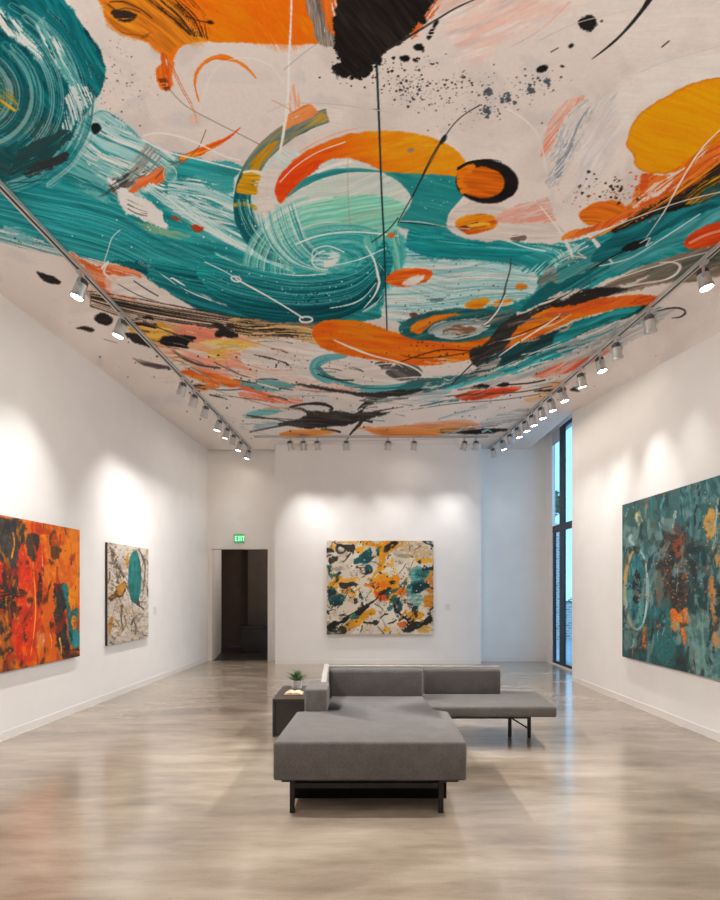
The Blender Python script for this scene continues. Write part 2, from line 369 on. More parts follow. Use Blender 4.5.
    # white dome and mint body
    p.fill([(268,226),(276,212),(288,200),(306,188),(330,178),(355,172),(380,171),(398,180),(410,194),(411,204),(402,218),(392,236),(380,256),(340,268),(300,262),(276,246)], (206,208,198), (196,206,196), rag=.8, ang=-.3, streak=.05)
    p.fill([(270,240),(280,222),(300,206),(326,198),(352,195),(382,196),(402,202),(408,208),(398,224),(398,244),(388,262),(360,276),(320,280),(286,266)], MINT, (128,196,176), rag=2, ang=-.25, streak=.14, sfx=.012, sfy=.35)
    for k in range(24):
        r = 20 + k * 2.9
        col = [(190,214,200),(120,196,178),(150,206,188),(92,180,170),(206,220,208),(112,190,176)][k % 6]
        p.arc(330, 268, r * 1.0, r * .84, 140 + (k * 11 % 27), 292 - (k * 17 % 40), [.6,3.5,5,5.4,5,3], col, deg=-8, dry=.45, bf=1.7, sf=.008, rag=.4, alpha=.6, soft=1.4)
    p.fill([(292,258),(306,244),(330,235),(360,233),(384,240),(398,252),(396,270),(376,288),(336,294),(300,284)], (44,150,150), (84,178,170), rag=3, ang=-.1, streak=.16, dry=.05, soft=4)
    for k in range(22):
        r = 9 + k * 2.6
        col = [(36,140,140),(120,188,182),(60,160,158),(18,116,120),(90,174,170)][k % 5]
        p.arc(334, 262, r * 1.1, r * .58, 130 + k * 3 + (k * 7 % 19), 400 + k * 2, [.5,3,4.4,4.4,4,2.5,.5], col, deg=-6, dry=.48, bf=1.7, sf=.008, rag=.4, alpha=.6, soft=1.3)
    # left flank: fine strokes flowing from the arm under the swirl
    for k in range(26):
        o = k * 1.5
        col = [(60,150,150),(176,206,200),(24,110,116),(120,184,180),(206,216,208)][k % 5]
        p.stroke([(258+o*1.0,214-o*.3),(264+o*1.0,234-o*.3),(276+o*.9,252-o*.25),(294+o*.9,266-o*.2),(330+o*.6,274-o*.1)], [.5,2.4,3.6,3.6,2.4,.5], col, dry=.52, bf=1.7, sf=.01, rag=.4, alpha=.7, soft=1.2)
    p.fill([(360,240),(386,230),(403,236),(405,256),(399,276),(386,292),(372,298),(381,276),(378,256)], (116,190,172), (70,164,160), rag=2.5, ang=1.3, dry=.12, soft=2.5, streak=.12)
    # the dark crescent that closes the swirl from below
    p.fill([(214,252),(240,263),(264,271),(292,276),(325,275),(352,269),(372,257),(384,240),(392,258),(388,280),(374,301),(352,313),(322,321),(290,322),(250,317),(220,300),(196,272)],
           (36,146,146), (6,82,90), rag=1.4, grad=((300,276),(306,318)), ang=.06, streak=.3, sfx=.01, sfy=.45)
    for k in range(30):
        o = k / 29
        col = [(60,166,164),(8,84,92),(120,192,186),(20,120,124),(4,66,74)][k % 5] if o < .6 else [(6,76,84),(30,132,134),(2,58,66)][k % 3]
        p.stroke([(206,258+o*38),(240,268+o*44),(290,279+o*40),(326,278+o*40),(356,271+o*38),(376,256+o*34),(386,246+o*22)], [.6,3.2,4.4,4.4,3.6,2,.5], col, dry=.48, bf=1.6, sf=.007, alpha=.55, soft=1.2)
    p.stroke([(216,254),(246,266),(292,275),(326,274)], 1.3, (208,222,216), dry=.35, bf=1.4, sf=.02)
    p.stroke([(330,308),(352,304),(366,296),(376,284)], 2.2, (176,214,206), dry=.5, bf=1.4); p.stroke([(378,264),(388,282),(380,300),(364,312)], 2.6, (204,222,212), dry=.45, bf=1.4)
    p.oval(326,259,15,7.5,(186,210,204),-8,rag=2.5,dry=.35,soft=2); p.oval(331,261,8,4.4,(216,222,216),-20,rag=3,dry=.4)
    p.arc(328,260,16,9.5,95,260,1.2,(224,230,222),deg=-6)
    p.stroke([(312,260),(314,250),(328,246),(344,252)], 1.2, (214,224,216), dry=.2)
    p.stroke([(296,244),(318,236),(345,232),(372,233),(398,236)], 1.4, (220,228,220), dry=.2)
    p.stroke([(330,266),(350,262),(366,257),(386,248)], 1.1, (206,220,212), dry=.25)
    p.stroke([(366,246),(374,260),(378,276),(379,284),(374,296),(364,308)], [1,2,2.8,2.4,1.6,.8], (226,232,224))
    p.spatter(310,300,12,5,34,.4,1.4,(14,62,70)); p.spatter(316,292,16,4,14,.4,1.0,(200,216,210))
    # main orange arc
    p.fill([(279,203),(275,192),(277,182),(284,170),(296,158),(312,148),(330,140),(350,134),(372,131),(395,131),(418,134),(440,141),(456,150),(466,162),(472,178),(440,175),(412,174),(388,173),(372,166),(356,160),(340,158),(324,162),(310,173),(297,186),(286,198)],
           RORANGE, (240,148,22), rag=1.0, grad=((285,190),(400,150)), ang=-.3, streak=.1, sfy=.2)
    p.fill([(284,196),(290,182),(306,166),(322,160),(312,174),(296,190)], (216,70,20), rag=3, dry=.3, ang=-.8, alpha=.9)
    p.stroke([(280,182),(296,166),(318,152),(345,142)], 1.1, (232,210,196), dry=.35)
    p.stroke([(300,152),(330,136),(360,128),(395,127)], 3, (226,160,130), dry=.72, bf=1.2)
    p.oval(411,150,3.4,2.2,(150,130,110),-20,rag=1.4)
    p.fill([(404,138),(430,140),(450,150),(444,154),(420,148)], (246,168,40), rag=3, soft=3, alpha=.6, dry=.3)
    p.stroke([(287,197),(306,182),(330,173),(356,170),(384,172)], [1,7,6,4,1], (46,140,140), (70,154,150), rag=.2, bf=.9)
    p.stroke([(318,172),(334,166),(350,162)], 5, (226,212,200), dry=.5)
    # teal block right of dome
    p.fill([(384,172),(412,174),(440,175),(470,179),(473,184),(462,198),(450,212),(444,226),(420,230),(398,226),(402,217),(411,204),(410,194),(398,181)], (40,138,138), (52,146,142), rag=.8, ang=.3, streak=.1)
    p.spatter(430,195,26,16,40,.3,.8,(150,190,184))
    # ---------------------------------------------------------------- black ring & orange eye
    p.fill([(452,212),(460,207),(472,202),(486,203),(500,206),(530,212),(560,226),(562,236),(530,241),(495,241),(466,238),(448,228)], (214,202,192), (206,196,186), rag=1.4, ang=.1, streak=.05)
    p.oval(487,182,31.5,21.5,BLACK,4,rag=.7,streak=.2)
    p.oval(482,182.5,23,15.6,(196,92,16),4,rag=.8,col2=(214,112,22),ang=.2)
    p.fill([(456,170),(466,163),(474,165),(470,174),(462,180),(470,190),(460,192)], (226,126,24), rag=1.6, dry=.2)
    p.stroke([(458,168),(470,162),(488,160),(500,162)], 4, BLACK, dry=.45)
    p.fill([(456,226),(458,219),(470,215),(486,214),(497,218),(496,226),(484,232),(468,234)], (226,140,26), (190,88,20), rag=1.0, ang=-.2, streak=.2)
    p.fill([(459,224),(470,220),(482,226),(474,232),(464,231)], (140,60,18), rag=2, dry=.4, ang=-.3)
    p.fill([(468,224),(480,221),(492,224),(482,229)], (236,170,60), rag=2, dry=.4)
    p.line([(395,221),(420,222),(448,227),(470,229)],1.0,(214,216,208)); p.line([(400,222),(440,226),(466,228)],1.2,(44,44,42),dry=.3)
    p.fill([(494,219),(510,208),(530,202),(545,198),(550,203),(553,221),(536,223),(510,224)], (224,166,148), (216,184,172), rag=2, ang=-.2, dry=.14)
    p.fill([(510,222),(530,214),(548,210),(552,221)], (218,150,130), rag=3, dry=.45, ang=-.2)
    p.oval(519,238,8.5,3.2,(122,104,94),-4,rag=1.4,dry=.2)
    p.stroke([(508,241),(525,247),(545,251)],1.2,(206,220,214),dry=.2)
    p.stroke([(540,206),(556,226),(566,242),(572,256)], [1.5,2.2,3,2.4], (222,218,210), rag=.4)
    p.stroke([(558,216),(574,224),(590,236),(602,250),(612,262)], [1.5,3,4.4,3.6,1.5], (222,216,206), dry=.22, rag=.7, bf=1)
    p.stroke([(560,262),(572,256),(586,258),(578,252),(588,246)], 1.4, (206,196,186), dry=.2)
    p.spatter(574,256,9,5,40,.4,1.5,(196,184,174))
    # ---------------------------------------------------------------- yellow pool, right
    p.fill([(626,146),(628,138),(630,128),(638,116),(650,106),(664,98),(682,88),(702,80),(722,77),(770,66),(800,110),(780,150),(740,150),(716,142),(700,152),(684,166),(668,173),(648,173),(636,166),(634,156)], YEL, (238,152,12), rag=.9, ang=.4, streak=.05, edge=((196,112,20),2.2))
    p.fill([(672,172),(690,158),(712,138),(740,118),(780,100),(780,150),(740,160),(700,178)], (222,128,20), (208,112,22), rag=2.5, ang=-.75, dry=.14, sfy=.5)
    # brush of orange, black, ochre
    p.fill([(640,176),(650,174),(668,176),(690,166),(720,142),(770,112),(770,142),(725,168),(690,190),(660,206),(636,216),(600,230),(566,240),(566,234),(600,222),(626,208),(634,196)], (224,122,46), (204,96,40), rag=2.2, ang=-.55, streak=.2, dry=.1, sfy=.5)
    p.fill([(634,206),(664,190),(684,168),(662,180),(646,184),(630,200)], (226,196,180), rag=3, dry=.4, ang=-.7)
    p.fill([(600,236),(624,222),(650,206),(680,190),(706,172),(730,152),(770,126),(772,160),(730,182),(700,204),(672,216),(640,226),(614,232)], (40,36,32), (58,50,42), rag=2.2, ang=-.55, streak=.3, sfy=.6)
    p.fill([(684,200),(700,186),(720,174),(770,150),(770,188),(726,196),(700,206)], (186,138,30), (70,60,34), rag=3, ang=-.6, dry=.28, sfx=.04, sfy=.8)
    p.fill([(624,218),(650,204),(690,180),(720,160),(700,182),(660,206)], (150,84,30), rag=3, ang=-.6, dry=.5, sfy=.9)
    for k in range(8):
        p.stroke([(588+k*6,240-k*2.4),(640+k*5,214-k*2.6),(720+k*3,166-k*3)], 1.6, [(224,128,30),(34,30,28),(214,150,40)][k%3], dry=.55, bf=1.3, sf=.02)
    p.fill([(690,208),(706,190),(728,178),(770,160),(770,186),(730,200)], (30,90,92), rag=3, ang=-.5, dry=.48, sfy=.6)
    p.fill([(619,232),(640,222),(660,214),(700,204),(720,196),(745,192),(720,206),(690,218),(650,238),(610,258),(590,262),(600,246)], (36,122,124), (24,98,104), rag=1.6, ang=-.4, streak=.2)
    p.fill([(579,215),(583,209),(592,204),(604,201),(616,200),(624,205),(623,212),(612,218),(598,224),(586,224)], (228,128,28), (214,112,36), rag=1.2, ang=.2, streak=.12)
    p.spatter(608,190,17,7,70,.4,2.0,(60,48,46)); p.spatter(604,197,22,6,60,.4,1.1,(196,120,70)); p.spatter(644,196,10,12,90,.4,1.4,(214,112,52))
    p.fill([(640,182),(643,175),(648,176),(648,186),(642,190)], (206,92,40), rag=1.4, dry=.1)
    # red oval right edge
    p.fill([(683,244),(688,236),(700,228),(716,222),(760,212),(770,236),(730,242),(705,248),(690,249)], (206,72,24), (220,92,30), rag=1.2, ang=-.35, streak=.1)
    p.stroke([(690,243),(704,236),(720,231),(744,224)], 3, (226,140,110), dry=.35)
    # taupe band below it
    p.fill([(580,300),(600,288),(624,276),(650,264),(680,254),(705,248),(740,240),(790,232),(780,262),(700,280),(660,284),(630,292),(604,297)], TAUPE, (150,132,112), rag=1.6, ang=-.35, streak=.14, sfy=.4)
    p.fill([(640,272),(690,256),(740,240),(760,252),(700,272),(660,282)], (92,98,88), (118,112,100), rag=2.5, ang=-.35, dry=.2)
    p.fill([(560,304),(590,292),(624,284),(650,276),(640,282),(600,296),(566,310)], (205,192,180), rag=2, ang=-.35, dry=.25, sfy=.6)
    p.stroke([(600,292),(640,284),(664,280),(676,274),(680,266),(672,262),(660,263)], [1,1.4,2,2.4,2.6,2,1], (220,212,202), rag=.3)
    p.stroke([(600,284),(650,268),(700,254),(730,248)], 1.1, (214,208,198))
    p.fill([(621,250),(628,244),(640,240),(648,242),(640,248),(630,251)], (34,34,32), rag=1.2)
    p.line([(590,270),(610,258),(628,249)],1.6,(34,44,44),dry=.2); p.line([(640,243),(650,238),(646,246),(652,242)],1.2,(200,204,198))
    p.line([(600,266),(630,258),(660,240),(700,214)],1.4,(196,212,208),dry=.25)
    p.stroke([(646,238),(664,212),(676,190),(690,166),(704,146),(722,128)], [.6,1.2,1.8,1.7,1.3,.9], (226,218,208))
    p.line([(600,232),(640,216),(680,202),(720,192),(760,184)],1.2,(222,212,200))
    # ---------------------------------------------------------------- black splash, top
    p.fill([(303,-30),(318,-30),(326,4),(334,30),(342,48),(330,47),(318,43),(312,24),(306,6)], (112,104,98), (150,138,126), rag=1.5, ang=1.35, dry=.08, sfy=.7, streak=.3)
    p.fill([(320,-30),(336,-30),(338,10),(336,36),(328,30),(322,8)], (206,108,34), rag=2.2, ang=1.4, dry=.3)
    p.fill([(328,-30),(460,-30),(440,-4),(430,8),(424,18),(414,30),(402,42),(388,50),(382,56),(381,64),(374,66),(370,74),(360,79),(350,77),(340,78),(332,72),(332,66),(340,62),(338,54),(334,48),(336,36),(333,20),(336,0)], BLACK, (46,40,37), rag=2.4, rf=.2, ang=.9, streak=.25)
    p.fill([(410,34),(424,16),(436,-4),(446,-20),(440,4),(426,24),(414,38)], (206,104,40), rag=2.5, ang=-.9, dry=.3)
    p.fill([(326,-20),(332,-20),(330,16),(326,20)], (216,116,40), rag=2, dry=.35, ang=1.5)
    p.spatter(358,70,16,7,80,.5,2.2,BLACK); p.spatter(378,60,10,8,40,.5,2.0,BLACK)
    p.line([(386,50),(410,36),(436,20),(456,8),(478,-2)],[3.5,3,2.4,2,1.6],(60,52,48),dry=.12)
    p.oval(420,48,5.4,4,BLACK,-10,rag=2); p.oval(405,58.5,4.6,3.2,BLACK,-10,rag=1.6); p.oval(431,34,2.6,7,BLACK,25,rag=2,dry=.1); p.oval(423,20,4.2,4,BLACK,0,rag=2); p.oval(415,60,3,1.6,BLACK,20); p.oval(436,24,1.8,5,BLACK,30,rag=1)
    p.spatter(425,62,10,5,24,.4,1.4,BLACK)
    # thin lines
    p.line([(376.5,62),(379,120),(381.5,190),(384,240),(386,300),(388,360),(389,396)],[2.8,2.6,2.3,2,1.7,1.5,1.2],(28,56,60),rag=.1)
    p.line([(373,109),(378,110)],1,(40,60,60))
    p.stroke([(292,-30),(291,20),(289,60),(288,100),(284,130),(280,152)], [1.8,1.8,2,2.6,3.4,2], (232,224,214), rag=.3)
    p.line([(284,70),(300,56),(322,40)],.8,(170,158,148)); p.line([(272,100),(290,110),(296,122)],.8,(200,140,100),dry=.2)
    p.stroke([(268,112),(290,104),(330,104),(370,109),(392,113)], .8, (190,178,168), dry=.3)
    p.line([(480,105),(460,118),(444,138),(420,182),(398,222)],1.3,(50,60,60),dry=.05)
    p.oval(443,140,2.2,5.6,(44,50,50),28,rag=1); p.line([(444,136),(430,160),(413,196)],1.6,(44,54,54))
    p.line([(398,218),(388,230),(372,242)],1.4,(60,56,52)); p.oval(391,235,4.2,2.6,(196,110,50),-20,rag=1)
    p.line([(348,150),(348,190),(350,225)],.7,(190,130,100),alpha=.6,dry=.3); p.line([(397,238),(397,285)],.8,(170,160,150),alpha=.7)
    p.spatter(404,84,14,9,120,.35,1.5,(70,64,62),deg=20); p.spatter(424,92,12,8,70,.35,1.2,(80,74,72)); p.spatter(460,82,8,5,40,.4,1.6,(70,68,68))
    p.spatter(485,98,26,15,130,.35,1.3,(96,92,92),deg=-15)
    for (a, b, r) in ((487,92,5),(507,99,5.4),(486,112,6.2),(530,90,4.2),(547,82,4)):
        p.spatter(a,b,r*.55,r*.45,26,.6,2.2,(92,98,102)); p.oval(a,b,r*.6,r*.45,(84,92,96),-15,rag=2.4,dry=.15)
    p.spatter(540,86,12,7,50,.35,1.4,(80,74,72)); p.spatter(108,80,20,28,110,.35,1.1,(110,98,92)); p.spatter(205,12,30,12,20,.4,.9,(190,110,40))
    p.oval(588,23.5,9.2,8.0,(42,38,35),-15,rag=2.2); p.oval(571,46,2.8,2.0,BLACK,-30,rag=.8); p.oval(542,69,6.2,3.8,BLACK,-22,rag=1.2); p.oval(601.5,21,1.3,1,BLACK); p.oval(562,66,1.8,1.2,BLACK)
    p.line([(551,52),(558,48)],1.2,BLACK,dry=.1)
    p.stroke([(656,-16),(650,-2),(643,9),(632,23),(618,38),(604,50),(592,59)], [5,6.5,4,3,2.4,1.8,.7], (44,42,40), rag=.2)
    p.line([(662,47),(669,41)],1.6,(50,46,44))
    p.stroke([(640,72),(670,60),(720,46)],.8,(206,196,186)); p.stroke([(540,40),(580,22),(640,8)],.8,(206,190,180))
    p.stroke([(505,50),(540,30),(570,2)],.8,(214,160,140),dry=.3)
    # ---------------------------------------------------------------- lower half, beyond the swirl
    # left strip: salmon / orange lattice next to the track
    p.fill([(64,250),(90,262),(118,264),(142,274),(160,288),(188,306),(170,308),(140,302),(110,296),(92,290),(80,276)], (222,196,180), (226,170,146), rag=2, ang=.4, dry=.1)
    p.fill([(70,252),(92,264),(120,266),(136,270),(142,276),(128,278),(112,274),(104,282),(112,294),(140,300),(128,302),(104,294),(96,280),(84,266)], (218,112,56), (224,146,104), rag=1.8, ang=.3, dry=.12)
    p.stroke([(102,268),(108,262),(104,272),(112,280)], 2, (234,224,214), dry=.2)
    p.fill([(112,282),(130,276),(150,282),(176,298),(196,310),(170,306),(140,300),(116,292)], (214,204,194), rag=1.4, streak=.05)
    p.line([(118,284),(140,296),(160,302)],1,(70,66,64),dry=.3); p.line([(134,281),(146,289),(158,296)],1.3,(50,48,46),dry=.2)
    # brown sweep
    p.fill([(86,292),(112,296),(150,304),(190,310),(232,316),(280,322),(318,323),(314,334),(280,332),(250,330),(214,328),(180,324),(150,320),(120,312),(96,304)], (122,104,92), (168,146,128), rag=2, ang=.16, dry=.06, sfx=.015, sfy=.8, streak=.4)
    for k in range(12):
        o = k * 2.2
        p.stroke([(92,293+o*.5),(140,301+o*.8),(200,312+o*.75),(260,322+o*.5),(312,328+o*.2)], 4, [(50,42,38),(206,184,160),(84,72,64)][k%3], dry=.5, bf=1.2, sf=.006, soft=1.0)
    p.fill([(230,318),(280,324),(316,326),(312,336),(318,344),(290,338),(250,340),(236,336)], (214,176,122), (150,128,96), rag=2, ang=.08, dry=.16, sfy=.8, streak=.3)
    p.fill([(225,326),(250,322),(290,330),(312,336),(280,337),(244,334)], (60,52,46), rag=2.5, ang=.1, dry=.5, sfy=.8)
    # ochre / salmon patchwork, with black leaves
    p.fill([(124,322),(150,322),(196,326),(240,334),(250,344),(240,352),(262,372),(236,378),(204,376),(180,366),(160,350),(140,336)], (224,188,156), (222,160,136), rag=2, ang=.15, streak=.14)
    p.fill([(128,330),(154,324),(176,325),(186,334),(170,344),(150,340)], (214,160,52), (222,176,96), rag=2, ang=.1, dry=.1)
    p.fill([(172,326),(206,328),(224,334),(214,340),(186,340)], (218,136,110), rag=2, ang=.1, dry=.15)
    p.fill([(188,344),(216,340),(246,340),(262,346),(236,352),(206,352)], (226,186,110), (222,196,160), rag=2, ang=.1, dry=.15)
    p.fill([(176,350),(206,350),(230,360),(256,372),(230,376),(200,366)], (226,150,128), (218,190,172), rag=2, ang=.3, dry=.2)
    p.fill([(206,354),(226,342),(252,340),(270,336),(256,346),(236,352),(220,364)], (214,170,80), rag=2, ang=-.2, dry=.45)
    p.fill([(128,322),(148,316),(158,326),(150,332),(136,330)], (44,38,36), rag=2.5, ang=.2, dry=.3)
    p.fill([(160,341),(164,336),(176,336),(196,338),(190,342),(188,346),(188,349),(174,348),(164,345)], BLACK, rag=1.2, ang=.2)
    p.fill([(176,336.5),(186,335),(197,338.5),(184,341)], BLACK, rag=1)
    p.fill([(215,335),(220,329),(228,330),(237,334),(236,338),(226,338)], (46,40,38), rag=1.4, ang=.1, dry=.06); p.fill([(212,324),(222,324),(228,332),(220,330)], (52,44,42), rag=1.6, dry=.1)
    p.fill([(125,332),(140,334),(152,342),(156,347),(142,345),(130,339)], (52,46,44), rag=1.4, dry=.06)
    p.oval(104,319,9.4,6,(48,42,40),8,rag=1.4); p.fill([(76,328),(84,326.5),(94,329),(92,331.5),(84,330.5)], (50,44,42), rag=.8)
    p.fill([(36,272),(44,274),(54,277),(61,281),(59,284),(50,283),(42,279)], (48,42,40), rag=1.0, dry=.04)
    p.line([(104,339),(110,341),(117,343)],1.0,(150,138,130),dry=.2)
    p.fill([(133,359),(142,360),(156,363),(172,368),(160,369),(146,366)], (84,76,72), (150,138,128), rag=1.2, ang=.2, dry=.2); p.fill([(150,376),(166,374),(178,380),(160,382)], (206,190,180), rag=2, dry=.4, alpha=.6)
    p.stroke([(172,350),(184,358),(200,365),(220,368)], [1,3.4,3,1.5], (92,78,72), dry=.25, bf=1.2)
    p.fill([(4,224),(20,230),(34,238),(26,241),(10,236)], (120,170,170), rag=3, dry=.5, ang=.3); p.spatter(30,240,14,4,30,.4,1.2,(90,80,76))
    # orange leaf
    p.fill([(180,371),(196,370),(216,374),(236,380),(246,383),(232,387),(212,384),(196,379)], (224,104,34), (232,130,58), rag=1.3, ang=.2, streak=.16)
    p.fill([(240,384),(262,378),(284,378),(300,384),(284,388),(262,390),(280,398),(268,394),(248,390)], (110,160,158), (70,112,112), rag=1.6, ang=.1, dry=.14)
    p.line([(214,362),(244,376),(276,380),(300,384)],1.1,(70,70,68),dry=.2); p.line([(195,388),(230,390),(270,386)],1.2,(60,70,70),dry=.2)
    p.fill([(196,384),(220,386),(210,391),(198,390)], (214,130,60), rag=2, dry=.3); p.fill([(194,384),(204,385),(206,389),(198,388)], (60,70,68), rag=1.5, dry=.2)
    # white island with swirl ring
    p.fill([(242,352),(262,346),(290,342),(320,346),(352,360),(400,364),(418,376),(410,386),(360,392),(310,388),(268,376),(246,366)], (218,207,198), (210,198,188), rag=1.6, ang=.15, streak=.06)
    p.spatter(290,366,26,8,46,.3,1.0,(90,82,78)); p.fill([(270,372),(300,378),(330,384),(310,384),(284,380)], (226,196,182), rag=2, dry=.3)
    p.stroke([(345,356),(328,358),(316,364),(318,373),(334,382),(362,388),(394,388),(420,382),(436,378)], [4,8,11,12,9,7,7,6,3], (110,172,172), (60,140,142), rag=.15, bf=1.0, sf=.02, streak=.2)
    p.fill([(246,378),(280,374),(320,382),(360,388),(340,392),(300,392),(270,386)], (216,196,184), (224,176,160), rag=2, ang=.08, dry=.2)
    p.fill([(386,372),(396,364),(410,363),(420,368),(420,378),(404,381),(392,378)], (88,84,80), (112,104,98), rag=1.4, ang=.4, dry=.06)
    p.fill([(376,362),(392,364),(388,370),(380,368)], (96,90,86), rag=1.6, dry=.15)
    # orange sweep
    p.fill([(312,334),(315,326),(324,321),(340,320),(358,321),(376,326),(394,332),(412,338),(434,341),(452,341),(474,337),(500,326),(524,316),(548,306),(572,301),(604,298),(632,295),(656,296),(661,300),(652,306),(628,308),(602,312),(574,320),(548,332),(524,342),(504,350),(482,357),(458,362),(430,365),(404,364),(376,360),(350,356),(330,351),(317,344)],
           (234,126,16), (226,106,18), rag=1.1, ang=.1, streak=.13, sfy=.25)
    p.fill([(540,316),(580,302),(630,296),(656,297),(650,304),(610,306),(566,316)], (216,84,28), (226,104,40), rag=1.6, ang=-.2, streak=.2, dry=.05)
    p.fill([(330,344),(370,352),(400,358),(440,360),(410,364),(370,359),(340,353)], (214,104,20), rag=3, dry=.4, ang=.15)
    p.line([(400,362),(440,350),(480,350),(520,334),(560,318)],1.4,(70,40,24),dry=.4); p.line([(390,352),(420,358),(460,354),(500,344)],1.2,(80,46,24),dry=.4)
    p.fill([(424,362),(446,358),(460,361),(440,364)], (214,196,178), rag=2, dry=.4, alpha=.8); p.spatter(430,352,30,7,50,.3,1.0,(80,50,30))
    p.stroke([(334,340),(352,348),(374,356),(398,362),(416,369),(423,376),(420,383),(412,387)], [1,2,1.8,1.6,1.8,2,1.6,1], (232,222,208), rag=.2)
    # target
    p.fill([(399,330),(404,322),(420,314),(446,309),(472,308),(500,312),(512,318),(506,330),(484,338),(452,342),(424,341),(406,337)], (52,112,112), (38,92,94), rag=1.2, ang=-.1, streak=.2)
    p.fill([(410,331),(414,324),(430,317),(450,314),(462,314),(448,318),(434,324),(426,330),(420,334)], (228,138,34), (214,120,30), rag=1.8, ang=-.4, dry=.1)
    p.fill([(428,330),(434,324),(450,320),(474,319),(490,323),(484,332),(464,337),(442,338),(432,335)], (188,196,192), (146,160,158), rag=1.4, ang=-.1, dry=.05)
    p.fill([(442,331),(452,327),(468,326),(476,329),(466,333),(450,334)], (140,100,74), (190,120,60), rag=2, dry=.15)
    p.stroke([(430,331),(440,324),(460,321),(480,322)],1,(90,130,130),dry=.2); p.stroke([(436,336),(456,339),(478,334)],1.1,(200,204,198),dry=.2)
    p.fill([(472,320),(496,312),(514,308),(506,318),(488,326)], (86,96,92), (150,150,142), rag=2.5, dry=.25, ang=-.3)
    p.fill([(465,306),(472,301),(484,299),(490,301),(484,306),(474,309)], (230,152,30), (216,128,30), rag=1.2, dry=.03); p.fill([(492,306),(500,300),(512,299),(510,304),(500,307)], (230,150,34), rag=1.4, dry=.1)
    p.oval(521,286.5,6,3.2,(226,140,40),-12,rag=1.2); p.oval(414,315,4.4,2.4,(110,80,66),0,rag=1.6); p.spatter(412,312,10,4,20,.3,.9,(100,80,70))
    p.stroke([(511,258),(510,270),(506,284),(503,298),(496,312),(484,326)], [1.2,2,1.4,2,2.6,1.2], (70,78,78), dry=.28, rag=.6)
    p.stroke([(505,296),(498,310),(490,320),(484,325)], 1.6, (226,220,212), dry=.1); p.stroke([(488,304),(500,305),(512,303)], 2.4, (220,222,214), dry=.3)
    # red-orange oval with white
    p.fill([(386,282),(390,274),(402,269),(420,268),(431,270),(432,276),(424,282),(408,286),(394,286)], (222,92,26), (234,128,40), rag=1.0, ang=-.2, streak=.12)
    p.fill([(402,284),(410,278),(424,276),(420,282),(410,285)], (224,208,196), rag=1.6, dry=.1)
    # dark sweep under the target, right
    p.fill([(470,352),(484,344),(500,326),(522,308),(548,297),(580,290),(612,288),(628,290),(600,296),(566,302),(540,312),(520,326),(506,346),(492,364),(474,366)], (62,58,54), (44,48,48), rag=1.6, ang=-.4, streak=.25, dry=.06, sfy=.6)
    p.fill([(548,306),(566,296),(596,288),(620,288),(600,298),(572,305)], (48,44,42), rag=1.8, ang=-.3, dry=.06)
    p.fill([(516,314),(540,300),(566,292),(590,286),(560,300),(534,312)], (206,196,186), rag=2.5, ang=-.35, dry=.4)
    p.fill([(520,310),(545,285),(560,282),(600,268),(560,290),(540,304)], (24,104,108), rag=2.5, ang=-.5, dry=.25)
    # teal bands right
    p.fill([(500,352),(540,336),(580,321),(620,310),(648,306),(638,314),(600,326),(560,344),(520,360),(486,372),(470,374)], (40,64,64), (24,84,86), rag=1.6, ang=-.35, streak=.2)
    p.fill([(560,330),(600,314),(640,306),(628,316),(590,330),(556,346)], (28,128,130), (50,150,150), rag=1.6, ang=-.35, dry=.06, streak=.2)
    p.fill([(428,388),(470,378),(510,366),(548,350),(580,340),(612,328),(590,342),(552,360),(520,372),(480,382),(440,392)], (36,144,146), (90,176,176), rag=1.6, ang=-.3, streak=.2)
    p.fill([(396,388),(420,378),(450,376),(480,376),(450,386),(420,394)], (52,120,120), (84,110,108), rag=1.6, ang=-.15, dry=.08)
    p.fill([(462,376),(480,366),(500,358),(496,366),(480,374)], (176,172,164), (100,100,96), rag=2, ang=-.4, dry=.25)
    p.fill([(420,392),(440,386),(456,380),(442,384),(422,388)], (200,206,200), rag=2, dry=.35)
    p.line([(452,384),(470,366),(490,346)],1.4,(50,50,48),dry=.12); p.stroke([(499,356),(516,344),(538,330),(556,318),(560,314)], [.8,1.8,2,1.4,1], (228,222,212)); p.line([(500,368),(540,350),(560,342)],1.0,(210,218,212),dry=.2)
    # pale strip & grey right
    p.fill([(480,384),(520,373),(560,358),(600,342),(632,328),(660,312),(676,308),(650,330),(610,354),(570,366),(520,380),(486,390)], (204,194,186), (184,180,174), rag=2, ang=-.4, streak=.1, sfy=.5)
    p.fill([(560,346),(600,328),(640,316),(670,306),(640,324),(604,340),(566,354)], (170,172,168), (122,152,152), rag=2.5, ang=-.4, dry=.25, sfy=.6); p.spatter(592,349,8,3,18,.3,1.0,(110,100,94))
    p.fill([(533,376),(552,367),(580,358),(604,350),(612,348),(602,356),(580,368),(552,377),(540,378)], (214,112,84), (222,150,126), rag=1.6, ang=-.35, streak=.2, dry=.05)
    p.fill([(455,397),(470,391),(494,388),(520,387),(516,391),(496,397),(474,400),(460,400)], (208,70,32), (218,110,70), rag=1.3, ang=-.2, streak=.2)
    p.fill([(470,388),(480,384.5),(490,386),(482,389)], BLACK, rag=1.2); p.fill([(496,386),(504,382.5),(510,384),(504,387)], BLACK, rag=1.2); p.line([(505,385),(530,383),(545,380)],1.6,(46,42,40),dry=.1)
    p.fill([(535,391),(552,389),(560,386),(566,390),(550,393)], (44,38,36), rag=1.4, dry=.05); p.fill([(525,398),(545,392),(556,394),(540,400),(528,401)], (222,160,110), (222,184,150), rag=1.4, dry=.12); p.fill([(540,386),(560,380),(568,384),(552,389)], (226,170,130), rag=1.4, dry=.15)
    p.fill([(585,384),(576,388),(580,392),(570,390)], (50,44,42), rag=1)
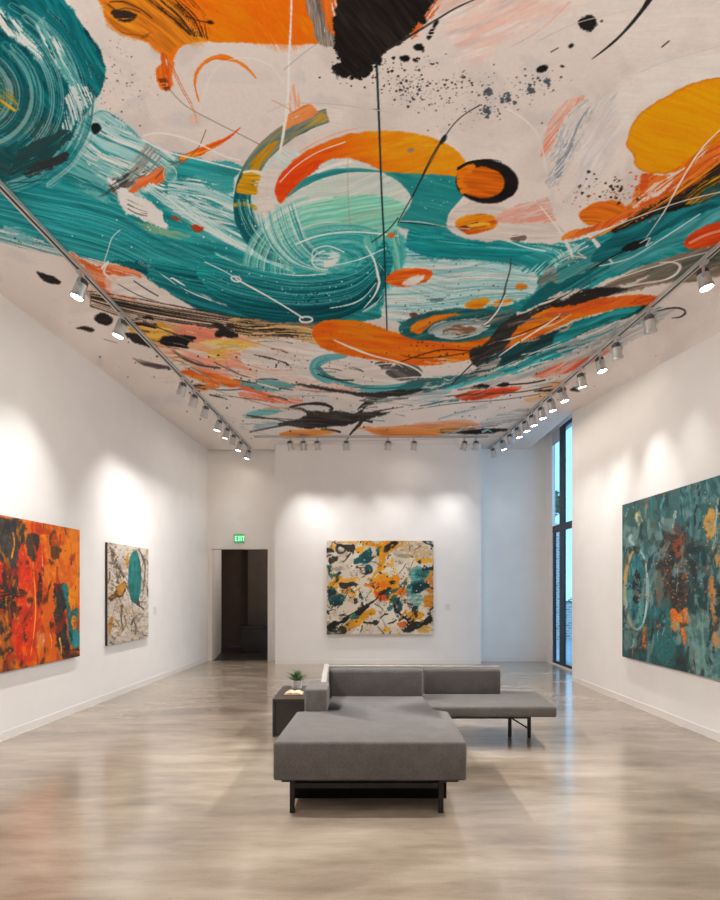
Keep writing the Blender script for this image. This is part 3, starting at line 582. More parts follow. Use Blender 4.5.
    # ---------------------------------------------------------------- far end: white, black crossing strokes
    p.line([(415,400),(450,396),(480,394),(520,392),(552,386)],1.2,(70,64,60),dry=.25); p.line([(400,412),(450,404),(500,400),(540,394)],1.0,(130,120,114),dry=.35)
    p.fill([(405,394),(440,390),(452,392),(430,404),(406,404)], (150,176,174), (204,200,194), rag=2, ang=-.15, dry=.2); p.stroke([(420,406),(440,402),(458,400)],2.4,(90,140,140),dry=.2)
    p.fill([(500,414),(530,408),(520,418),(500,424),(470,426)], (170,168,162), (200,192,184), rag=2, ang=-.1, dry=.15, sfy=.8)
    p.fill([(290,384),(320,386),(350,391),(380,392),(400,390),(430,388),(414,393),(394,397),(376,398),(360,396),(330,391)], (70,66,62), (56,54,52), rag=1.2, ang=.05, streak=.2)
    p.fill([(240,392),(270,392),(300,400),(296,405),(270,402),(244,400)], (222,150,122), (222,180,160), rag=1.6, ang=.1, dry=.12); p.fill([(232,384),(256,388),(284,398),(300,404),(270,400)], (214,112,76), rag=2, dry=.4, ang=.2)
    p.fill([(243,416),(252,411),(268,409),(284,411),(272,415),(256,418)], (120,176,172), rag=1.4, ang=0, dry=.12); p.fill([(250,384),(264,380),(286,382),(296,386),(276,392),(262,390)], (84,150,150), (120,160,158), rag=1.4, dry=.1)
    p.fill([(240,424),(270,422),(290,424),(276,428),(250,430)], (160,176,174), rag=1.6, dry=.25)
    p.fill([(278,424),(296,420),(306,414),(300,410),(284,409),(300,408),(318,412),(340,411),(362,412),(390,412),(372,418),(350,424),(326,428),(300,428)], (56,50,47), (72,66,62), rag=1.4, ang=0, streak=.25)
    p.stroke([(290,407),(306,404),(322,404),(332,408),(330,412)], [1.5,3,3,3,2], (60,54,50), dry=.05, rag=.5)
    p.stroke([(360,410),(366,404),(376,398)], [4,4,6], (60,54,50), rag=.5); p.stroke([(352,418),(362,420),(372,422)], [4,4,2], (60,54,50), rag=.5)
    p.stroke([(364,418),(358,426),(352,432),(346,441)], [4,3,1.6,1.2], (60,54,50), rag=.6); p.line([(250,432),(280,426),(300,424)],1.6,(80,74,70),dry=.15)
    p.fill([(280,434),(292,430),(314,429),(332,431),(338,432),(322,436),(300,438),(286,438)], (228,140,62), (232,160,96), rag=1.0, streak=.14)
    p.line([(322,429),(332,430),(340,432)],2.4,(56,50,46),dry=.1)
    p.fill([(358,427),(380,427),(404,425),(430,422),(460,420),(480,424),(460,430),(444,434),(416,437),(390,437),(374,433)], (228,130,50), (226,166,136), rag=1.2, ang=-.05, streak=.14, grad=((400,436),(400,421)))
    p.fill([(440,432),(460,430),(480,428),(500,430),(480,433),(456,434)], (90,84,78), (66,60,56), rag=1.2, dry=.08); p.fill([(462,432),(480,429.5),(500,428.5),(510,430),(494,433),(476,434)], (44,40,38), rag=1)
    p.fill([(425,430),(445,427),(470,426),(450,432)], (214,150,90), rag=1.5, dry=.3)
    p.spatter(320,415,60,9,60,.3,1.0,(90,82,78)); p.spatter(300,396,50,8,40,.3,.9,(90,82,78)); p.spatter(480,410,30,7,30,.3,.9,(110,102,96))
    p.line([(240,428),(300,440),(400,440),(500,436)],.8,(180,170,162),alpha=.7)
    rnd = random.Random(77)
    for k in range(170):
        ax = rnd.uniform(110,640); ay = rnd.uniform(322,436)
        if 318 < ax < 480 and 322 < ay < 362 and k % 3: continue
        sl = (ax-360)/260*-.42 + rnd.uniform(-.12,.12); L = rnd.uniform(10,60)
        if ax < 122 + (ay-322)*1.12 or ax + L > 630 - (ay-322)*1.1: continue
        p.stroke([(ax,ay),(ax+L*.5,ay+L*.5*sl+rnd.uniform(-2,2)),(ax+L,ay+L*sl+rnd.uniform(-3,3))], rnd.uniform(.6,1.7), [(78,72,68),(116,108,102),(206,198,188),(140,132,126),(150,180,176),(206,150,120)][k%6], dry=.36, rag=.9)
    p.spatter(220,370,60,16,110,.3,1.2,(70,62,58)); p.spatter(500,372,60,18,110,.3,1.1,(70,64,60)); p.spatter(360,345,120,20,120,.3,.9,(60,54,50))
    p.spatter(480,280,50,16,90,.3,1.0,(60,110,112)); p.spatter(200,240,60,24,120,.3,.9,(214,222,216)); p.spatter(300,290,70,16,100,.3,.8,(196,214,210))
    # white line with two rings
    p.line([(205,262),(222,270),(236,278)],1.2,(214,220,212),dry=.15)
    p.stroke([(236,279),(260,292),(284,306),(303,318)], 1.6, (230,228,220)); p.arc(306,319.5,6.4,2.8,0,360,1.8,(232,228,220),deg=0); p.arc(236,279,5,2.4,0,360,1.8,(224,226,218),deg=15)
    p.line([(120,230),(112,238),(108,250),(104,262)],1.2,(206,216,210),dry=.55)
    # hook on the white margin by the right track
    p.stroke([(658,311),(668,308.5),(678,308),(684,310),(685,313.5),(680,317),(672,318)], [1,1.6,1.8,2.0,2.2,1.4,.8], (70,64,60), dry=.05)
    return p.c

# ---------------------------------------------------------------------------- canvases
def paint_orange(x, y):
    p = Paint(x, y, (226,108,22), 301); p.unit = .8; p.iso = True
    def z(L): return [(a / 3.6, 480 + b / 3.6) for a, b in L]
    p.fill(z([(130,-60),(330,-20),(330,420),(200,420),(150,300)]), (240,138,14), (230,112,20), rag=3, ang=1.5, soft=6, sfy=.25, streak=.12)
    p.fill(z([(60,260),(130,330),(140,520),(120,640),(60,660),(40,480)]), (232,72,16), (214,56,20), rag=4, ang=1.5, soft=4, dry=.12, sfy=.3)
    p.fill(z([(140,150),(160,300),(150,420),(120,320)]), (216,66,18), rag=4, ang=1.5, dry=.3, sfy=.4)
    p.fill(z([(-600,-100),(-200,100),(-220,760),(-600,760)]), (50,60,60), (210,90,30), rag=6, ang=1.4, soft=4, sfy=.2)
    p.fill(z([(-200,60),(-90,150),(-110,420),(-60,700),(-220,700)]), (36,110,114), (220,110,30), rag=5, ang=1.4, soft=3, sfy=.2)
    p.fill(z([(-30,150),(30,140),(84,150),(90,215),(78,300),(66,320),(60,390),(30,400),(-30,340)]), (54,52,50), (80,74,68), rag=3.5, ang=1.5, sfx=.06, streak=.35, dry=.08)
    p.fill(z([(96,205),(136,200),(136,262),(124,300),(100,270)]), (58,54,50), (86,70,54), rag=3, ang=1.4, dry=.15)
    p.fill(z([(-40,300),(10,310),(20,480),(0,500),(-40,480)]), (196,52,22), rag=3, ang=1.5, dry=.12)
    p.fill(z([(10,330),(50,330),(60,430),(40,520),(10,470)]), (64,50,44), (150,60,30), rag=4, ang=1.5, dry=.25, sfx=.08)
    p.fill(z([(-40,470),(10,480),(36,560),(60,640),(50,690),(-40,700)]), (66,56,48), (196,110,40), rag=4, ang=1.5, dry=.18, sfx=.08)
    for k in range(6):
        p.stroke(z([(-20,410+k*12),(30,404+k*10),(70,392+k*8),(96,404+k*2)]), 1.8, (44,40,38), dry=.3, rag=.9)
    p.stroke(z([(0,450),(40,470),(70,462)]), 4, (46,42,40), dry=.2, rag=.8)
    p.fill(z([(145,330),(155,400),(140,460),(134,400)]), (60,46,38), rag=2.5, ang=1.5, dry=.25)
    p.fill(z([(190,380),(215,372),(240,384),(236,480),(240,560),(250,620),(240,650),(205,600),(196,480)]), (44,46,46), (70,66,58), rag=3, ang=1.5, sfx=.06, dry=.08)
    p.fill(z([(220,380),(245,378),(262,440),(284,480),(284,600),(262,610),(244,520),(236,440)]), (22,108,112), (40,140,142), rag=3, ang=1.4, sfx=.06, dry=.12)
    p.fill(z([(246,400),(270,390),(272,450),(256,470)]), (240,150,14), rag=2, ang=1.5, dry=.06)
    p.fill(z([(262,490),(278,500),(272,540),(258,530)]), (232,150,30), rag=2, dry=.2); p.fill(z([(258,560),(282,540),(286,590),(266,600)]), (50,150,156), rag=2, dry=.1)
    p.fill(z([(225,600),(262,610),(286,600),(284,632),(230,648)]), (36,34,32), (190,80,20), rag=3, dry=.15)
    p.fill(z([(136,560),(150,530),(162,560),(158,600),(140,604)]), (230,190,160), (224,140,80), rag=3, dry=.25, ang=1.5)
    p.stroke(z([(150,160),(152,260),(160,420),(172,560)]), 1.0, (240,190,120), dry=.5); p.stroke(z([(120,300),(128,480),(110,640)]), 1.2, (236,170,60), dry=.45)
    p.fill(z([(60,300),(80,230),(96,300),(80,320)]), (214,60,20), rag=2, dry=.25)
    for k in range(26):
        xx = (k * 71) % 290; yy = 160 + (k * 137) % 460
        p.stroke(z([(xx,yy),(xx+6,yy+40),(xx-4,yy+90)]), 1.6, [(60,44,34),(244,160,40),(196,60,20),(250,180,80)][k%4], dry=.55, rag=.8)
    p.mottle((246,150,20), .58, .7, .13, .6, .06); p.mottle((180,50,20), .6, .72, .16, .6, .07); p.mottle((56,46,40), .66, .76, .2, .7, .08)
    p.spatter(30,560,24,30,120,.2,.7,(50,44,40)); p.spatter(14,600,14,24,90,.2,.8,(240,150,50)); p.spatter(6,590,10,30,60,.2,.6,(60,130,130))
    return p.c

def paint_cream(x, y):
    p = Paint(x, y, (212,202,188), 401); p.unit = .6; p.iso = True
    def z(L): return [(a / 3.6, 480 + b / 3.6) for a, b in L]
    p.mottle((190,176,162), .5, .7, .12, .8); p.mottle((226,218,206), .5, .7, .1, .9)
    rnd = random.Random(5)
    for k in range(42):
        ax = rnd.uniform(380,536); ay = rnd.uniform(230,595); a = rnd.choice([1.1,1.3,2.0,.8,1.6]) + rnd.uniform(-.2,.2); L = rnd.uniform(25,90)
        p.stroke(z([(ax,ay),(ax+.5*L*math.cos(a)+rnd.uniform(-8,8),ay+.5*L*math.sin(a)),(ax+L*math.cos(a),ay+L*math.sin(a))]), rnd.uniform(.7,1.8), [(90,76,66),(120,104,92),(70,60,54),(176,134,70)][k%4], dry=.42, rag=1.0)
    p.fill(z([(392,240),(404,232),(426,300),(432,350),(420,340),(404,290)]), (96,84,74), rag=2.5, dry=.42, ang=1.2)
    p.fill(z([(388,420),(410,400),(424,380),(448,366),(452,384),(440,420),(420,424),(396,440)]), (70,54,40), (160,112,40), rag=2.5, dry=.12)
    p.fill(z([(420,390),(446,366),(450,390),(434,416)]), (196,142,50), rag=2, dry=.1)
    p.fill(z([(388,520),(400,490),(412,500),(404,530),(392,560)]), (186,140,70), rag=2, dry=.3); p.fill(z([(452,290),(462,260),(460,320)]), (200,146,50), rag=1.5, dry=.2)
    p.stroke(z([(440,450),(436,500),(444,540)]), 1.6, (80,70,62), dry=.3, rag=.9); p.stroke(z([(500,250),(520,300),(534,420)]), 2, (110,98,88), dry=.42, rag=.9); p.stroke(z([(530,250),(516,420),(520,560)]), 1.8, (130,116,104), dry=.45)
    p.oval(134.8,577,6.4,26.5,(26,112,112),0,rag=1.4,col2=(46,138,134),ang=1.5,streak=.16)
    p.fill(z([(470,300),(484,270),(496,300),(490,350),(476,340)]), (60,150,146), rag=2, dry=.25, ang=1.5); p.fill(z([(468,380),(484,370),(500,390),(490,430),(474,424)]), (30,96,84), rag=2, dry=.3)
    p.stroke(z([(484,300),(488,340),(480,380)]),.8,(120,110,60),dry=.3)
    p.mottle((150,134,120), .6, .72, .3, .55); p.mottle((96,82,72), .64, .74, .42, .7); p.mottle((190,150,92), .68, .76, .3, .6)
    p.oval(134.8,577,6.2,26.2,(26,112,112),0,rag=1.4,col2=(46,138,134),ang=1.5,streak=.16,alpha=.85)
    p.spatter(121,610,10,22,60,.15,.6,(110,96,84)); p.spatter(142,600,5,30,60,.15,.7,(120,106,94)); p.spatter(112,560,5,14,30,.15,.6,(120,106,94))
    return p.c

def paint_centre(x, y):
    p = Paint(x, y, (220,208,190), 501); p.unit = .7; p.iso = True
    def z(L): return [(300 + a / 4.5, 520 + b / 4.5) for a, b in L]
    p.mottle((200,186,166), .5, .7, .1, .8); p.mottle((232,222,206), .5, .7, .09, .9); p.mottle((150,136,120), .62, .78, .16, .7)
    G=(228,160,22); T=(22,98,104); K=(34,30,28)
    p.fill(z([(262,92),(300,88),(340,104),(400,92),(470,92),(474,112),(440,124),(410,142),(390,164),(380,200),(362,236),(350,214),(360,180),(340,164),(352,140),(330,120),(290,112)]), G, (220,146,24), rag=2.6, rf=.3, streak=.1)
    p.fill(z([(126,300),(150,276),(176,250),(186,262),(160,290),(140,310)]), (214,150,40), rag=2.5, dry=.2); p.fill(z([(200,290),(240,300),(230,330),(190,350),(180,330)]), (206,150,60), rag=2.5, dry=.42)
    p.fill(z([(440,110),(480,90),(560,110),(590,170),(560,180),(500,160)]), (204,178,140), rag=3, dry=.4)
    p.fill(z([(286,292),(330,280),(360,250),(384,246),(396,258),(440,248),(446,272),(436,300),(480,306),(490,322),(466,340),(420,336),(398,362),(368,364),(340,350),(330,310)]), (236,150,20), (232,124,22), rag=2.4, rf=.3, streak=.1)
    p.fill(z([(330,300),(360,300),(392,318),(398,350),(376,362),(344,346)]), (226,96,26), (220,78,22), rag=2.2, dry=.08)
    p.stroke(z([(350,350),(362,318),(384,316),(392,346)]), 1.4, (150,60,24), dry=.2); p.fill(z([(404,272),(420,268),(424,284),(408,288)]), K, rag=1.5); p.line(z([(400,280),(430,276)]),1,(50,40,30))
    p.fill(z([(560,260),(596,220),(596,320),(572,322)]), (222,120,40), (210,150,60), rag=2.5, dry=.15); p.fill(z([(556,350),(596,340),(596,386),(566,388)]), (226,150,30), (206,140,50), rag=2.5, dry=.1)
    p.fill(z([(200,470),(240,444),(280,420),(330,396),(340,420),(300,440),(270,476),(230,494),(206,488)]), (226,164,36), (210,150,40), rag=2.4, dry=.05); p.fill(z([(470,410),(540,416),(560,430),(530,446),(480,430)]), (214,156,40), rag=2.5, dry=.15); p.fill(z([(440,460),(480,456),(474,480),(450,482)]), (222,120,50), rag=2, dry=.1); p.fill(z([(530,490),(560,470),(590,490),(580,506),(536,506)]), (216,170,90), rag=2.5, dry=.15)
    p.fill(z([(240,180),(270,160),(290,140),(316,122),(324,140),(318,164),(340,160),(310,190),(270,196),(244,198)]), T, (40,80,84), rag=2.6, dry=.06); p.fill(z([(292,212),(310,200),(328,214),(324,238),(300,240)]), (36,92,100), rag=1.8)
    p.fill(z([(130,296),(150,300),(170,330),(200,336),(204,364),(170,392),(140,376),(126,340)]), T, (26,60,64), rag=2.5, dry=.06)
    p.fill(z([(490,230),(520,210),(560,220),(590,206),(580,250),(556,260),(566,300),(540,330),(504,330),(486,350),(484,300),(500,270)]), (120,176,168), (36,116,116), rag=3, dry=.1); p.fill(z([(506,290),(540,284),(584,296),(566,316),(530,328),(506,322)]), (22,66,70), rag=2.4, dry=.1); p.fill(z([(490,340),(540,336),(556,360),(530,390),(500,380)]), (110,170,162), (190,200,190), rag=3, dry=.15)
    p.fill(z([(374,140),(392,116),(420,98),(440,98),(438,112),(410,134),(388,146)]), K, (60,54,50), rag=1.8); p.fill(z([(132,180),(150,164),(172,166),(166,186),(140,204)]), (64,62,60), rag=2.4, dry=.1); p.arc(340.9,549,4.4,4.0,0,360,2.0,(70,68,66),rag=.8,dry=.1)
    p.fill(z([(124,476),(150,452),(176,456),(206,432),(226,434),(210,456),(180,474),(150,492),(126,498)]), K, rag=2.2); p.fill(z([(246,420),(270,400),(296,384),(312,386),(290,410),(260,434)]), K, rag=2); p.stroke(z([(210,440),(270,402),(330,366),(350,350)]), 1.8, (60,54,48), dry=.15, rag=.9)
    p.oval(397.3,606.5,4.6,6.6,(38,36,34),-10,rag=1.4); p.stroke(z([(398,346),(420,366),(440,390)]), [4,4,6], (90,90,92), rag=.6); p.oval(397,607,1.0,1.6,(150,150,150),0)
    p.fill(z([(462,500),(480,480),(490,440),(510,450),(540,460),(590,430),(594,460),(560,470),(530,490),(500,506)]), K, (50,46,42), rag=2.6, dry=.05); p.stroke(z([(436,410),(470,440),(520,462),(590,440)]), 2.0, (50,44,40), dry=.15, rag=.9)
    p.fill(z([(124,200),(140,220),(130,250)]), (46,56,58), rag=2, dry=.1)
    rnd = random.Random(9)
    for k in range(70):
        ax = rnd.uniform(124,590); ay = rnd.uniform(92,500); a = rnd.choice([-.6,-.5,-.7,.5,1.2,2.2]) + rnd.uniform(-.4,.4); L = rnd.uniform(15,55)
        p.stroke(z([(ax,ay),(ax+.5*L*math.cos(a)+rnd.uniform(-6,6),ay+.5*L*math.sin(a)+rnd.uniform(-6,6)),(ax+L*math.cos(a),ay+L*math.sin(a))]), rnd.uniform(.5,1.3), [(60,52,46),(110,96,82),(40,36,34),(190,140,50)][k%4], dry=.3, rag=1.2)
    p.mottle((236,168,36), .63, .7, .1, .85); p.mottle((40,36,34), .66, .72, .13, .85); p.mottle((30,100,104), .68, .74, .12, .8)
    p.spatter(380,586,46,38,420,.2,1.0,(60,52,46)); p.spatter(380,586,46,38,120,.2,.9,(200,150,60)); p.spatter(400,570,30,30,120,.2,.8,(230,222,208)); p.spatter(340,580,14,30,50,.2,.9,(40,80,84))
    return p.c

def paint_teal(x, y):
    p = Paint(x, y, (70,112,113), 601); p.unit = .8; p.iso = True
    def z(L): return [(580 + a / 3.214, 440 + b / 3.214) for a, b in L]
    p.mottle((36,78,82), .46, .68, .05, .9, .02); p.mottle((110,156,154), .52, .7, .06, .8, .02); p.mottle((150,178,172), .6, .76, .1, .7, .05); p.mottle((40,52,54), .58, .72, .09, .75, .03)
    p.fill(z([(136,210),(230,180),(250,330),(200,350),(150,340)]), (84,116,110), (60,100,98), rag=4, soft=5, dry=.15, ang=1.5, sfy=.25)
    p.fill(z([(320,170),(460,110),(460,300),(400,330),(340,300)]), (96,146,146), (60,112,116), rag=5, soft=5, ang=1.45, dry=.1, sfy=.3)
    p.fill(z([(340,560),(460,600),(480,790),(380,760)]), (124,162,158), (80,128,126), rag=5, soft=5, ang=1.45, dry=.12, sfy=.3)
    p.fill(z([(136,620),(220,620),(300,700),(300,740),(136,700)]), (34,70,74), (54,100,100), rag=5, soft=5, ang=1.5, dry=.1)
    p.fill(z([(220,560),(270,540),(300,640),(300,720),(250,700)]), (30,124,130), (60,110,110), rag=4, soft=3, dry=.15, ang=1.5)
    p.fill(z([(250,350),(290,290),(320,270),(345,320),(340,420),(350,500),(330,560),(300,560),(280,500),(240,520),(230,440)]), (56,50,50), (104,84,74), rag=6, ang=1.4, soft=3, dry=.36, sfx=.06)
    p.fill(z([(270,330),(310,290),(335,340),(330,420),(335,500),(310,540),(290,480),(262,440)]), (50,44,44), (84,72,66), rag=6, soft=2, dry=.42)
    p.fill(z([(240,440),(262,420),(270,480),(264,540),(246,520)]), (150,92,70), (90,120,116), rag=3, dry=.25, ang=1.4); p.fill(z([(300,320),(330,310),(326,360),(306,380)]), (150,80,50), rag=3, dry=.4)
    p.oval(638,590,12.4,38,(34,112,118),0,col2=(58,140,146),rag=2.5,ang=1.5,dry=.05); p.fill(z([(170,440),(190,430),(196,500),(186,530),(172,510)]), (30,36,38), rag=3, dry=.2)
    p.arc(636.6,589.5,11.8,39.5,95,285,3.0,(196,160,96),rag=.4,col2=(170,140,90)); p.arc(636,589,12.4,41,285,445,1.3,(170,200,196),rag=.4)
    p.stroke(z([(186,352),(204,372),(214,430),(214,520),(204,590)]), 1.4, (186,206,200), dry=.1); p.stroke(z([(200,340),(226,380),(236,450),(240,520)]), 2, (40,110,116), dry=.15)
    p.fill(z([(290,545),(302,540),(316,556),(334,540),(346,556),(346,590),(336,606),(344,640),(334,658),(322,610),(306,616),(292,586)]), (226,118,30), (236,140,50), rag=2.6, dry=.06); p.spatter(679,618,4,6,26,.3,1.0,(236,190,130))
    p.fill(z([(398,266),(414,222),(430,224),(438,270),(434,306),(414,318),(402,296)]), (226,172,84), (206,170,110), rag=3, dry=.15); p.spatter(712,526,5,14,80,.3,1.2,(226,176,96))
    p.fill(z([(418,440),(432,450),(434,540),(424,560),(414,500)]), (210,146,76), (180,140,90), rag=3, dry=.22, ang=1.5); p.fill(z([(426,560),(444,580),(444,660),(430,650)]), (214,140,70), (190,150,110), rag=3, dry=.25, ang=1.5); p.fill(z([(430,360),(450,340),(450,400),(436,400)]), (200,150,90), rag=3, dry=.35)
    p.fill(z([(200,610),(212,600),(212,670),(202,668)]), (206,112,44), rag=2.5, dry=.3, ang=1.5); p.fill(z([(180,240),(194,236),(196,270),(182,272)]), (206,196,130), rag=2.5, dry=.3)
    rnd = random.Random(21)
    for k in range(110):
        ax = rnd.uniform(130,760); ay = rnd.uniform(110,800); L = rnd.uniform(20,90)
        p.stroke(z([(ax,ay),(ax+rnd.uniform(-10,10),ay+L*.5),(ax+rnd.uniform(-14,14),ay+L)]), rnd.uniform(.8,2.6), [(30,44,46),(120,170,168),(150,104,70),(40,130,136),(170,196,190),(44,60,62)][k%6], dry=.46, rag=1.1)
    p.mottle((150,178,174), .58, .7, .16, .55, .07); p.mottle((38,52,54), .6, .72, .2, .7, .08); p.mottle((150,108,80), .64, .74, .18, .6, .09, region=[(650,520),(722,640)])
    p.spatter(676,570,14,30,200,.25,1.1,(206,120,60)); p.spatter(660,590,36,60,260,.2,.9,(30,44,46)); p.spatter(690,570,40,60,260,.2,.8,(170,200,196)); p.spatter(714,620,6,30,110,.2,1.0,(216,150,80))
    return p.c
import bpy, bmesh
from mathutils import Vector, Matrix, Euler
R = math.radians
sc = bpy.context.scene
COL = sc.collection

# ----------------------------------------------------------------------------- materials
def lin(c):
    c = [v / 255 for v in c]
    return tuple((v / 12.92 if v <= .04045 else ((v + .055) / 1.055) ** 2.4) for v in c) + (1,)

def mat(name, col, rough=.6, metal=0, col2=None, scale=8, detail=4, bump=0, bump_scale=60, stretch=(1, 1, 1), spec=.5, coords='Object', lo=.35, hi=.65):
    m = bpy.data.materials.new(name); m.use_nodes = True
    nt = m.node_tree; b = nt.nodes['Principled BSDF']
    b.inputs['Roughness'].default_value = rough; b.inputs['Metallic'].default_value = metal
    b.inputs['Specular IOR Level'].default_value = spec
    tc = nt.nodes.new('ShaderNodeTexCoord'); mp = nt.nodes.new('ShaderNodeMapping'); mp.inputs['Scale'].default_value = stretch
    nt.links.new(tc.outputs[coords], mp.inputs['Vector'])
    no = nt.nodes.new('ShaderNodeTexNoise'); no.inputs['Scale'].default_value = scale; no.inputs['Detail'].default_value = detail
    nt.links.new(mp.outputs['Vector'], no.inputs['Vector'])
    rp = nt.nodes.new('ShaderNodeValToRGB'); rp.color_ramp.elements[0].position = lo; rp.color_ramp.elements[1].position = hi
    rp.color_ramp.elements[0].color = lin(col); rp.color_ramp.elements[1].color = lin(col2 if col2 else col)
    nt.links.new(no.outputs['Fac'], rp.inputs['Fac']); nt.links.new(rp.outputs['Color'], b.inputs['Base Color'])
    if bump:
        n2 = nt.nodes.new('ShaderNodeTexNoise'); n2.inputs['Scale'].default_value = bump_scale; n2.inputs['Detail'].default_value = 3
        nt.links.new(mp.outputs['Vector'], n2.inputs['Vector'])
        bp = nt.nodes.new('ShaderNodeBump'); bp.inputs['Strength'].default_value = bump; bp.inputs['Distance'].default_value = .005
        nt.links.new(n2.outputs['Fac'], bp.inputs['Height']); nt.links.new(bp.outputs['Normal'], b.inputs['Normal'])
    return m

def emit(name, col, strength):
    m = bpy.data.materials.new(name); m.use_nodes = True
    b = m.node_tree.nodes['Principled BSDF']
    b.inputs['Base Color'].default_value = lin(col)
    b.inputs['Emission Color'].default_value = lin(col); b.inputs['Emission Strength'].default_value = strength
    return m

def painted(name, rough=.55, bump=.25, bscale=55, spec=.3):
    m = bpy.data.materials.new(name); m.use_nodes = True
    nt = m.node_tree; b = nt.nodes['Principled BSDF']
    at = nt.nodes.new('ShaderNodeAttribute'); at.attribute_name = 'pigment'
    tc = nt.nodes.new('ShaderNodeTexCoord')
    no = nt.nodes.new('ShaderNodeTexNoise'); no.inputs['Scale'].default_value = bscale; no.inputs['Detail'].default_value = 5
    nt.links.new(tc.outputs['Object'], no.inputs['Vector'])
    mr = nt.nodes.new('ShaderNodeMapRange'); mr.inputs['From Min'].default_value = .3; mr.inputs['From Max'].default_value = .7
    mr.inputs['To Min'].default_value = .97; mr.inputs['To Max'].default_value = 1.03
    nt.links.new(no.outputs['Fac'], mr.inputs['Value'])
    vm = nt.nodes.new('ShaderNodeVectorMath'); vm.operation = 'SCALE'
    nt.links.new(at.outputs['Color'], vm.inputs[0]); nt.links.new(mr.outputs['Result'], vm.inputs['Scale'])
    nt.links.new(vm.outputs['Vector'], b.inputs['Base Color'])
    b.inputs['Roughness'].default_value = rough; b.inputs['Specular IOR Level'].default_value = spec
    bp = nt.nodes.new('ShaderNodeBump'); bp.inputs['Strength'].default_value = bump; bp.inputs['Distance'].default_value = .004
    nt.links.new(no.outputs['Fac'], bp.inputs['Height']); nt.links.new(bp.outputs['Normal'], b.inputs['Normal'])
    return m

M = {}
M['wall'] = mat('white_wall_paint', (239,235,231), .75, col2=(242,238,234), scale=3, bump=.06, bump_scale=120, spec=.25)
M['soffit'] = mat('white_ceiling_paint', (236,231,226), .8, col2=(240,235,230), scale=3, spec=.2)
M['trim'] = mat('white_trim_paint', (236,231,226), .45, spec=.4)
M['steel'] = mat('black_steel', (22,20,20), .42, metal=.3, col2=(30,28,27), scale=20)
M['bronze'] = mat('dark_window_frame', (20,34,48), .4, metal=.2, col2=(26,40,54), scale=10)
M['white_metal'] = mat('white_lamp_enamel', (190,187,184), .3, spec=.6, metal=.2, col2=(200,197,194), scale=10)
M['sink'] = mat('grey_heat_sink', (92,90,88), .4, metal=.5, col2=(110,108,106), scale=30)
M['chrome'] = mat('brushed_lamp_metal', (190,188,186), .3, metal=.6, col2=(206,204,202), scale=30)
M['dark_lens'] = None
M['slot'] = mat('black_track_slot', (26,24,23), .5)
M['tablewood'] = mat('dark_stained_wood', (44,36,31), .38, col2=(58,47,40), scale=14, stretch=(1,8,8), bump=.1, bump_scale=40)
M['pot'] = mat('pale_concrete_pot', (196,190,184), .8, col2=(210,204,198), scale=30, bump=.2, bump_scale=150)
M['soil'] = mat('potting_soil', (38,28,20), .95, col2=(60,45,33), scale=90, bump=.6, bump_scale=140)
M['leaf'] = mat('succulent_leaf', (46,84,38), .5, col2=(98,134,70), scale=18)
M['paper'] = mat('tan_paper', (214,184,148), .8, col2=(226,200,168), scale=20)
M['cover'] = mat('brown_book_cover', (70,48,34), .6)
M['canvas'] = mat('canvas_edge', (120,108,96), .8, col2=(146,134,120), scale=40, bump=.2, bump_scale=300)
M['dark_edge'] = mat('dark_frame_edge', (52,44,38), .6, col2=(66,56,48), scale=30)
M['card'] = mat('grey_card', (222,217,213), .7, col2=(228,223,219), scale=60)
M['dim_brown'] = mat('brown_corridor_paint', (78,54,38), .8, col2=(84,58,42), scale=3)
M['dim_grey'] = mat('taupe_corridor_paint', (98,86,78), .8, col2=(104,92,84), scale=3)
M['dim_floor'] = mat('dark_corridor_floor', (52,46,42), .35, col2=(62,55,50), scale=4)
M['blackbox'] = mat('black_lacquer', (24,23,22), .4, col2=(30,28,27), scale=6)
M['shade_black'] = mat('under_sofa_shade', (16,15,14), .95, col2=(20,19,18), scale=40, spec=.1)  # near-black that stands in for the shade under the chaise
M['paving'] = mat('pale_paving', (176,180,184), .8, col2=(196,198,200), scale=3)
M['hedge'] = mat('hedge_leaf', (40,86,62), .7, col2=(74,124,84), scale=6)
M['bark'] = mat('tree_bark', (88,72,60), .9, col2=(110,92,78), scale=10)
M['blind'] = mat('roller_blind_fabric', (190,194,200), .8, col2=(200,204,208), scale=80)
M['bulb'] = emit('lit_lamp_lens', (255,246,234), 60)
M['dark_lens'] = emit('dim_lamp_lens', (205,198,190), .35)

